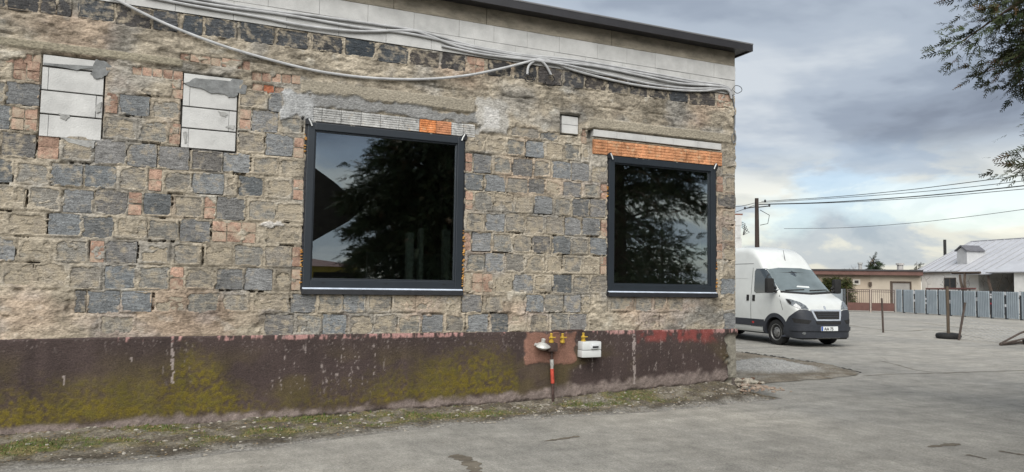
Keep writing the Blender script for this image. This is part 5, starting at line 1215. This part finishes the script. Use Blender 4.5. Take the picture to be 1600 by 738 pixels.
wire([(1186, 320, pd), (1290, 317.5, pd*.92), (1400, 312, pd*.86), (1500, 304.5, pd*.8), (1660, 290, pd*.7)], .014, 'overhead wire just below the thick one at the utility pole')
wire([(1225, 357.5, 58), (1320, 356, 55), (1420, 349, 52), (1520, 338, 48), (1660, 319, 42)], .014, 'low single overhead wire crossing above the houses')
wire([(1181, 320, pd), (1160, 328, pd*.9), (1140, 335, pd*.8)], .016, 'lower overhead wire running left from the pole behind the building')
wire([(1181, 317, pd), (1160, 322, pd*.9), (1140, 323.5, pd*.8)], .016, 'upper overhead wire running left from the pole behind the building')
# pale block pier of the wing behind the van
q0 = ray(1148, 400); dist = 27.; t_ = dist/math.hypot(q0[0], q0[1]); pc = Vector((q0[0]*t_, q0[1]*t_, 0))
pier = empty('wing_pier', pc); tag(pier, 'end of a pale block wing with brown capping behind the van', 'wall')
def pz_(y): d_ = ray(1155, y); return EYE+d_[2]*dist/math.hypot(d_[0], d_[1])
def pw(x): d_ = ray(x, 380); t_ = dist/math.hypot(d_[0], d_[1]); return (Vector((d_[0]*t_, d_[1]*t_, 0))-pc).dot(rt)
fw_ = Vector((-rt.y, rt.x, 0))
zs = [0, .5, 1.0, 1.5, 2.0] + [pz_(390), pz_(372), pz_(353), pz_(336)]
zs = sorted(zs)
for i, (z0, z1) in enumerate(zip(zs[:-1], zs[1:])):
    wd = pw(1160 if i % 2 else 1158.5); b = MB()
    b.prism([-rt*2.0+Vector((0, 0, z0+.005)), rt*wd+Vector((0, 0, z0+.005)), rt*wd+Vector((0, 0, z1-.005)), -rt*2.0+Vector((0, 0, z1-.005))], fw_*.4); b.build('block', m_aac, pier)
b = MB(); b.prism([-rt*2+Vector((0, 0, zs[-1])), rt*pw(1162)+Vector((0, 0, zs[-1])), rt*pw(1162)+Vector((0, 0, zs[-1]+.05)), -rt*2+Vector((0, 0, zs[-1]+.05))], fw_*.5-fw_*.0); b.build('capping', M('brown tile capping', (.15, .07, .05), .8, .2, 4.), pier)
b = MB()
for k in range(4): b.tube([rt*pw(1160)+Vector((0, 0, zs[-1]-.25-.06*k)), rt*(pw(1160)+.12+.05*k)+Vector((0, 0, zs[-1]-.3-.1*k)), rt*(pw(1160)+.05)+Vector((0, 0, zs[-1]-.7))], .012, 4, False)
b.build('loose_wires', m_wire, pier)

# ---------------------------------------------------------------- foliage makers
def leaf_mat(name, c):
    m, t, b = new_mat(name); b.inputs['Roughness'].default_value = .7; b.inputs['Specular IOR Level'].default_value = .2
    a = t.nodes.new('ShaderNodeAttribute'); a.attribute_name = 'Col'; t.links.new(mixc_(t, 1., a.outputs['Color'], c, 'MULTIPLY'), b.inputs['Base Color'])
    return m
m_leaf = leaf_mat('conifer foliage', (1., 1., 1.)); m_bark = M('conifer bark', (.075, .055, .042), .95, .35, 8., .7, 30., stretch=(3, 3, .6))
class Fol:
    def __init__(s): s.v = []; s.c = []
    def spray(s, p, d, L, col_, k=6, wid=.13):         # a flat branchlet: spine of thin leaves either side
        d = d.normalized(); side = d.cross(Vector((random.uniform(-1, 1), random.uniform(-1, 1), random.uniform(.2, 1)))).normalized(); up_ = side.cross(d)
        for i in range(k):
            t0 = i/k; q = p + d*(L*t0) - up_*(L*.10*t0*t0)
            for sg in (-1, 1):
                ln = L*(.42-.26*t0)*random.uniform(.7, 1.2); dd = (d*.8 + side*sg*.75 + up_*random.uniform(-.35, .35)).normalized(); e = q+dd*ln; w = up_.cross(dd)*(ln*wid)
                s.v += [q-w*.6, q+dd*ln*.5-w, e, q+dd*ln*.5+w]; s.c += [col_]*4
        e = p+d*L; w = side*(L*.02); s.v += [p-w*2, p+w*2, e+w, e-w]; s.c += [col_]*4
    def build(s, name, par):
        n = len(s.v)//4; me = bpy.data.meshes.new(name)
        co = np.array([tuple(q) for q in s.v], np.float32); me.vertices.add(len(co)); me.vertices.foreach_set('co', co.ravel())
        me.loops.add(n*4); me.loops.foreach_set('vertex_index', np.arange(n*4, dtype=np.int32)); me.polygons.add(n); me.polygons.foreach_set('loop_start', np.arange(0, n*4, 4, dtype=np.int32)); me.polygons.foreach_set('loop_total', np.full(n, 4, np.int32)); me.update(calc_edges=True)
        set_col(me, np.array(s.c)); return link(name, me, m_leaf, par)
def conifer(pos, H, base, Rf, nl, label, spr=.22, extra=(), group=None, dens=16, name='conifer_tree', seed=1, droop=.25, gcol=(.028, .045, .018)):
    # Rf(z, azimuth) gives the crown radius
    random.seed(seed); root = empty(name, pos); tag(root, label, 'tree', group)
    tr = MB(); tr.tube([(0, 0, -.1), (.03, .02, H*.3), (-.02, .03, H*.7), (0, 0, H*.98)], [.20*H/8, .17*H/8, .08*H/8, .015], 9); tr.build('trunk', m_bark, root, True)
    fo = Fol(); lb_ = MB(); jobs = []
    for i in range(nl):
        z = base + (H*.96-base)*(i/nl)**1.05; az = i*2.39996+random.uniform(-.3, .3); jobs.append((z, az, Rf(z, az)*random.uniform(.78, 1.08)))
    nj = len(jobs); jobs += list(extra)
    for ji, (z, az, R) in enumerate(jobs):
        if R < .1: continue
        a = Vector((math.cos(az), math.sin(az), 0)); pts = []
        sl0 = random.uniform(-.1, .75) if ji < nj and name == 'conifer_tree' else .30
        for k in range(6):
            t = k/5; pts.append(Vector((0, 0, z)) + a*(R*t) + Vector((random.uniform(-.05, .05)*R*.5*t, random.uniform(-.05, .05)*R*.5*t, R*(sl0*t-(.30+droop)*t*t))))
        lb_.tube(pts, [max(.006, .045*(R/2.5)*(1-.9*k/5)) for k in range(6)], 5, False)
        n = int(dens*R*1.4*(3.2 if ji >= nj else 1.)); sl = spr*(.72 if ji >= nj else 1.)
        for _ in range(n):
            t = random.uniform(.04, 1.)**.75; f = t*5; j = min(4, int(f)); q = pts[j].lerp(pts[j+1], f-j)
            sp_ = Vector((random.gauss(0, 1), random.gauss(0, 1), random.gauss(0, .7)))*((.055 if ji >= nj else .15)*R*(.35+.65*(1-abs(t-.6)))); q = q+sp_
            d = (a*random.uniform(.4, 1.2) + sp_.normalized()*.7 + Vector((0, 0, random.uniform(-.75, .25)))).normalized()
            g_ = random.uniform(.6, 1.5); w_ = random.random(); c = (gcol[0]*g_*(1+.5*w_), gcol[1]*g_, gcol[2]*g_)
            if random.random() < .06: c = (.085, .05, .022)
            fo.spray(q, d, sl*random.uniform(.6, 1.3), c, 5 if ji >= nj else 6)
    lb_.build('limbs', m_bark, root, True); fo.build('crown', root); return root
# the tree whose branches hang into the picture (trunk outside it), also seen in the panes
def R1(z, az):
    r = float(np.interp(z, [.3, 1.5, 3, 4.5, 7, 9], [1.3, 1.6, 1.8, 1.8, 1.2, .2])); return r
ex = []
rz_ = random.Random(9)
for i in range(58):
    z = rz_.uniform(4.7, 7.6); az = rz_.uniform(1.25, 2.1); ex.append((z, az, rz_.uniform(2.3, 3.05)+.20*max(0, z-5.2)))
for i in range(16):
    z = rz_.uniform(3.7, 5.0); az = rz_.uniform(1.05, 1.8); ex.append((z, az, rz_.uniform(2.3, 2.8)))
conifer((9.6, 3.0, 0), 9., .3, R1, 120, 'tall dark conifer whose drooping branches hang beside the road and fill the smaller window', .20, ex, dens=34, seed=4)
def R2(z, az):
    r = float(np.interp(z, [1.6, 2.2, 3.2, 4.6, 6.5, 8.5], [.9, 2.1, 2.5, 2.2, 1.5, .2])); return r
conifer((6.5, -1.4, 0), 8.5, 1.6, R2, 95, 'loose drooping conifer mirrored in the larger window', .26, [(rz_.uniform(2.6, 4.4), 3.14+rz_.uniform(-.7, .7), rz_.uniform(2.3, 3.0)) for _ in range(9)], dens=80, seed=6)
conifer((8.1, -4.6, 0), 8., .3, lambda z, a: float(np.interp(z, [.3, 2, 5, 8], [2.2, 2.4, 1.8, .1])), 70, 'dark conifer added behind the loose drooping one to block sky', .34, dens=34, seed=16)  # extra tree put in to block the mirrored sky behind the loose one
def R3(z, az): return float(np.interp(z, [.2, 1, 2.4, 3.6], [1.5, 1.6, 1.3, .15]))
conifer((12.9, .2, 0), 3.6, .2, R3, 50, 'low bushy conifer mirrored beside the tall one in the smaller window', .24, dens=18, seed=8)
conifer((9.6, -2.6, 0), 6.2, .3, lambda z, a: float(np.interp(z, [.3, 2, 4, 6.2], [2.0, 2.2, 1.5, .1])), 60, 'dense conifer behind the tall one, closing the mirrored row', .26, dens=30, seed=10)
conifer((13.6, -3.6, 0), 4.6, .2, lambda z, a: float(np.interp(z, [.2, 2, 3.4, 4.6], [2.0, 2.0, 1.3, .1])), 60, 'broad low conifer farthest along the mirrored row', .26, dens=26, seed=15)
# far trees beyond the low house
def far(px, py, dist): d_ = ray(px, py); t_ = dist/math.hypot(d_[0], d_[1]); return Vector((d_[0]*t_, d_[1]*t_, EYE+d_[2]*t_))
sp = far(1364.5, 400, 85.); hgt = sp.z
conifer((sp.x, sp.y, 0), hgt, 1.0, lambda z, a: max(.05, (hgt-z)*.28+.1), 120, 'dark pointed spruce rising above the low house roof', .75, dens=6, seed=12, name='spruce_tree', droop=.15, gcol=(.020, .036, .018))
sp2 = far(1432.5, 407.5, 90.); h2 = sp2.z
conifer((sp2.x, sp2.y, 0), h2, 2.5, lambda z, a: max(.05, (h2-z)*.30+.1)*(.6+.6*random.random()), 40, 'small sparse conifer between the two house roofs', .6, dens=4, seed=13, name='spruce_tree', droop=.05, gcol=(.024, .034, .022))
def bare_tree(pos, H, label, seed):
    r = random.Random(seed); root = empty('bare_tree', pos); tag(root, label, 'tree'); b = MB(); c = MB()
    b.tube([(0, 0, 0), (0, 0, H*.5)], [.12, .07], 6); b.build('trunk', m_bark, root)
    def grow(p, d, L, rad_, n):
        e = p+d*L; c.tube([p, e], [rad_, rad_*.6], 4, False)
        if n:
            for _ in range(3): grow(p.lerp(e, r.uniform(.5, 1)), (d+Vector((r.uniform(-.7, .7), r.uniform(-.7, .7), r.uniform(-.1, .5)))).normalized(), L*.62, rad_*.55, n-1)
    for _ in range(6): grow(Vector((0, 0, H*r.uniform(.25, .5))), Vector((r.uniform(-.6, .6), r.uniform(-.6, .6), 1)).normalized(), H*.28, .05, 4)
    c.build('crown', M('bare twigs', (.10, .08, .07), .9), root)
q = far(1326, 413, 80.); bare_tree((q.x, q.y, 0), q.z, 'bare leafless tree showing above the low house roof', 5)
# clipped thuja bushes by the low house
for px, top, w, lab in ((1309, 434, .95, 'clipped round thuja bush beside the low house wall'), (1293, 433.5, .75, 'narrower thuja bush next to the clipped round one')):
    q = LP(lpt(px, 440)[0], -2.0, 0); dd = q.xy.length; zt_ = far(px, top, dd).z
    conifer((q.x, q.y, 0), zt_, .1, lambda z, a, w=w, zt_=zt_: w*math.sqrt(max(.02, 1-(max(0, z-zt_*.55)/(zt_*.47))**2)), 70, lab, .20, dens=70, seed=int(px), name='thuja_bush', droop=-.1, gcol=(.035, .050, .016))

# ================================================================== across the road, behind the camera (mirrored in the panes)
m_can = M('dark canopy board', (.06, .048, .04), .85, .3, 4.)
def mir(px, py, Y):                                   # where a thing at depth y = Y shows in a pane at pixel px, py
    u, z = W(px, py); k = (2*D-Y)/D; return Vector((u*k, Y, EYE+(z-EYE)*k))
tip = mir(570, 326, -3.0); ul = mir(484, 258, -3.0); ll = mir(484, 378, -3.0)
can = empty('wedge_canopy', (ll.x-3.2, -3.3, 0)); tag(can, 'dark wedge shaped canopy roof mirrored in the larger window', 'canopy')
def cu(b, name, mat): o = b.build(name, mat, can); o.matrix_parent_inverse = Matrix.Translation(-can.location); return o
du = (ul-tip); dl_ = (ll-tip)
b = MB(); b.prism([tip+Vector((-.16, 0, -.13)), tip+Vector((-.03, 0, -.05)), tip+Vector((-.02, 0, .06)), tip+du*.25+Vector((0, 0, .05)), tip+du*.55+Vector((0, 0, .09)), tip+du*1.0+Vector((0, 0, .05)), tip+du*1.6, tip+du*1.6+Vector((-2.4, 0, -.2)), tip+dl_*2.0+Vector((-2.2, 0, .2)), tip+dl_*1.5, tip+dl_*.8+Vector((0, 0, -.06)), tip+dl_*.3+Vector((0, 0, -.10))], (0, -2.2, 0)); cu(b, 'roof', m_can)
b = MB(); x = ll.x-1.9; b.box((x-.08, -4.9, 0), (x+.08, -4.74, 1.9)); cu(b, 'post', m_can); b = MB(); b.box((x-.08, -3.3, 0), (x+.08, -3.14, 1.9)); cu(b, 'post', m_can)
h0 = mir(520, 440, -22.); hx_ = h0.x
far_h = empty('brown_roof_house', (hx_, -22, 0)); tag(far_h, 'yellow house with brown hip roof mirrored low in the larger window', 'house')
def fu(b, name, mat): o = b.build(name, mat, far_h); return o
ev = mir(560, 418, -22.).z; rg = mir(530, 400, -22.).z; x1_ = mir(575, 418, -22.).x-hx_; x0_ = -9.
b = MB(); b.box((x0_+.5, -8, 0), (x1_-.5, 0, ev)); fu(b, 'wall', M('yellow render', (.42, .33, .08), .9, .15, 1.))
b = MB(); b.add([(x0_, .6, ev), (x1_, .6, ev), (x1_, -8.6, ev), (x0_, -8.6, ev), (x0_+3.4, -4, rg), (x1_-3.0, -4, rg)], [(0, 1, 5, 4), (1, 2, 5), (2, 3, 4, 5), (3, 0, 4), (0, 3, 2, 1)]); fu(b, 'roof', M('brown roof tile', (.11, .05, .04), .8, .2, 3.))
b = MB(); ww = mir(528, 425, -22.).x-hx_; b.box((ww-1.3, .001, 1.2), (ww+1.3, .03, ev-.3)); fu(b, 'window', m_dark)
for x in (-14., -9., -2.5, 8.5, 10.7, 12.6, 14.4, 16.2, 18.3, 21.):
    random.seed(int(x*3)); hh = random.uniform(2.2, 3.4)
    conifer((x, -9+random.uniform(-1.5, 1.5), 0), hh, .1, lambda z, a, hh=hh: 1.3*math.sqrt(max(.05, 1-(z/hh)**2)), 30, 'rounded hedge shrub across the road, opposite the block wall', .3, dens=12, seed=int(x*7)+50, name='hedge_shrub', group='hedge shrubs across the road', gcol=(.035, .05, .02))
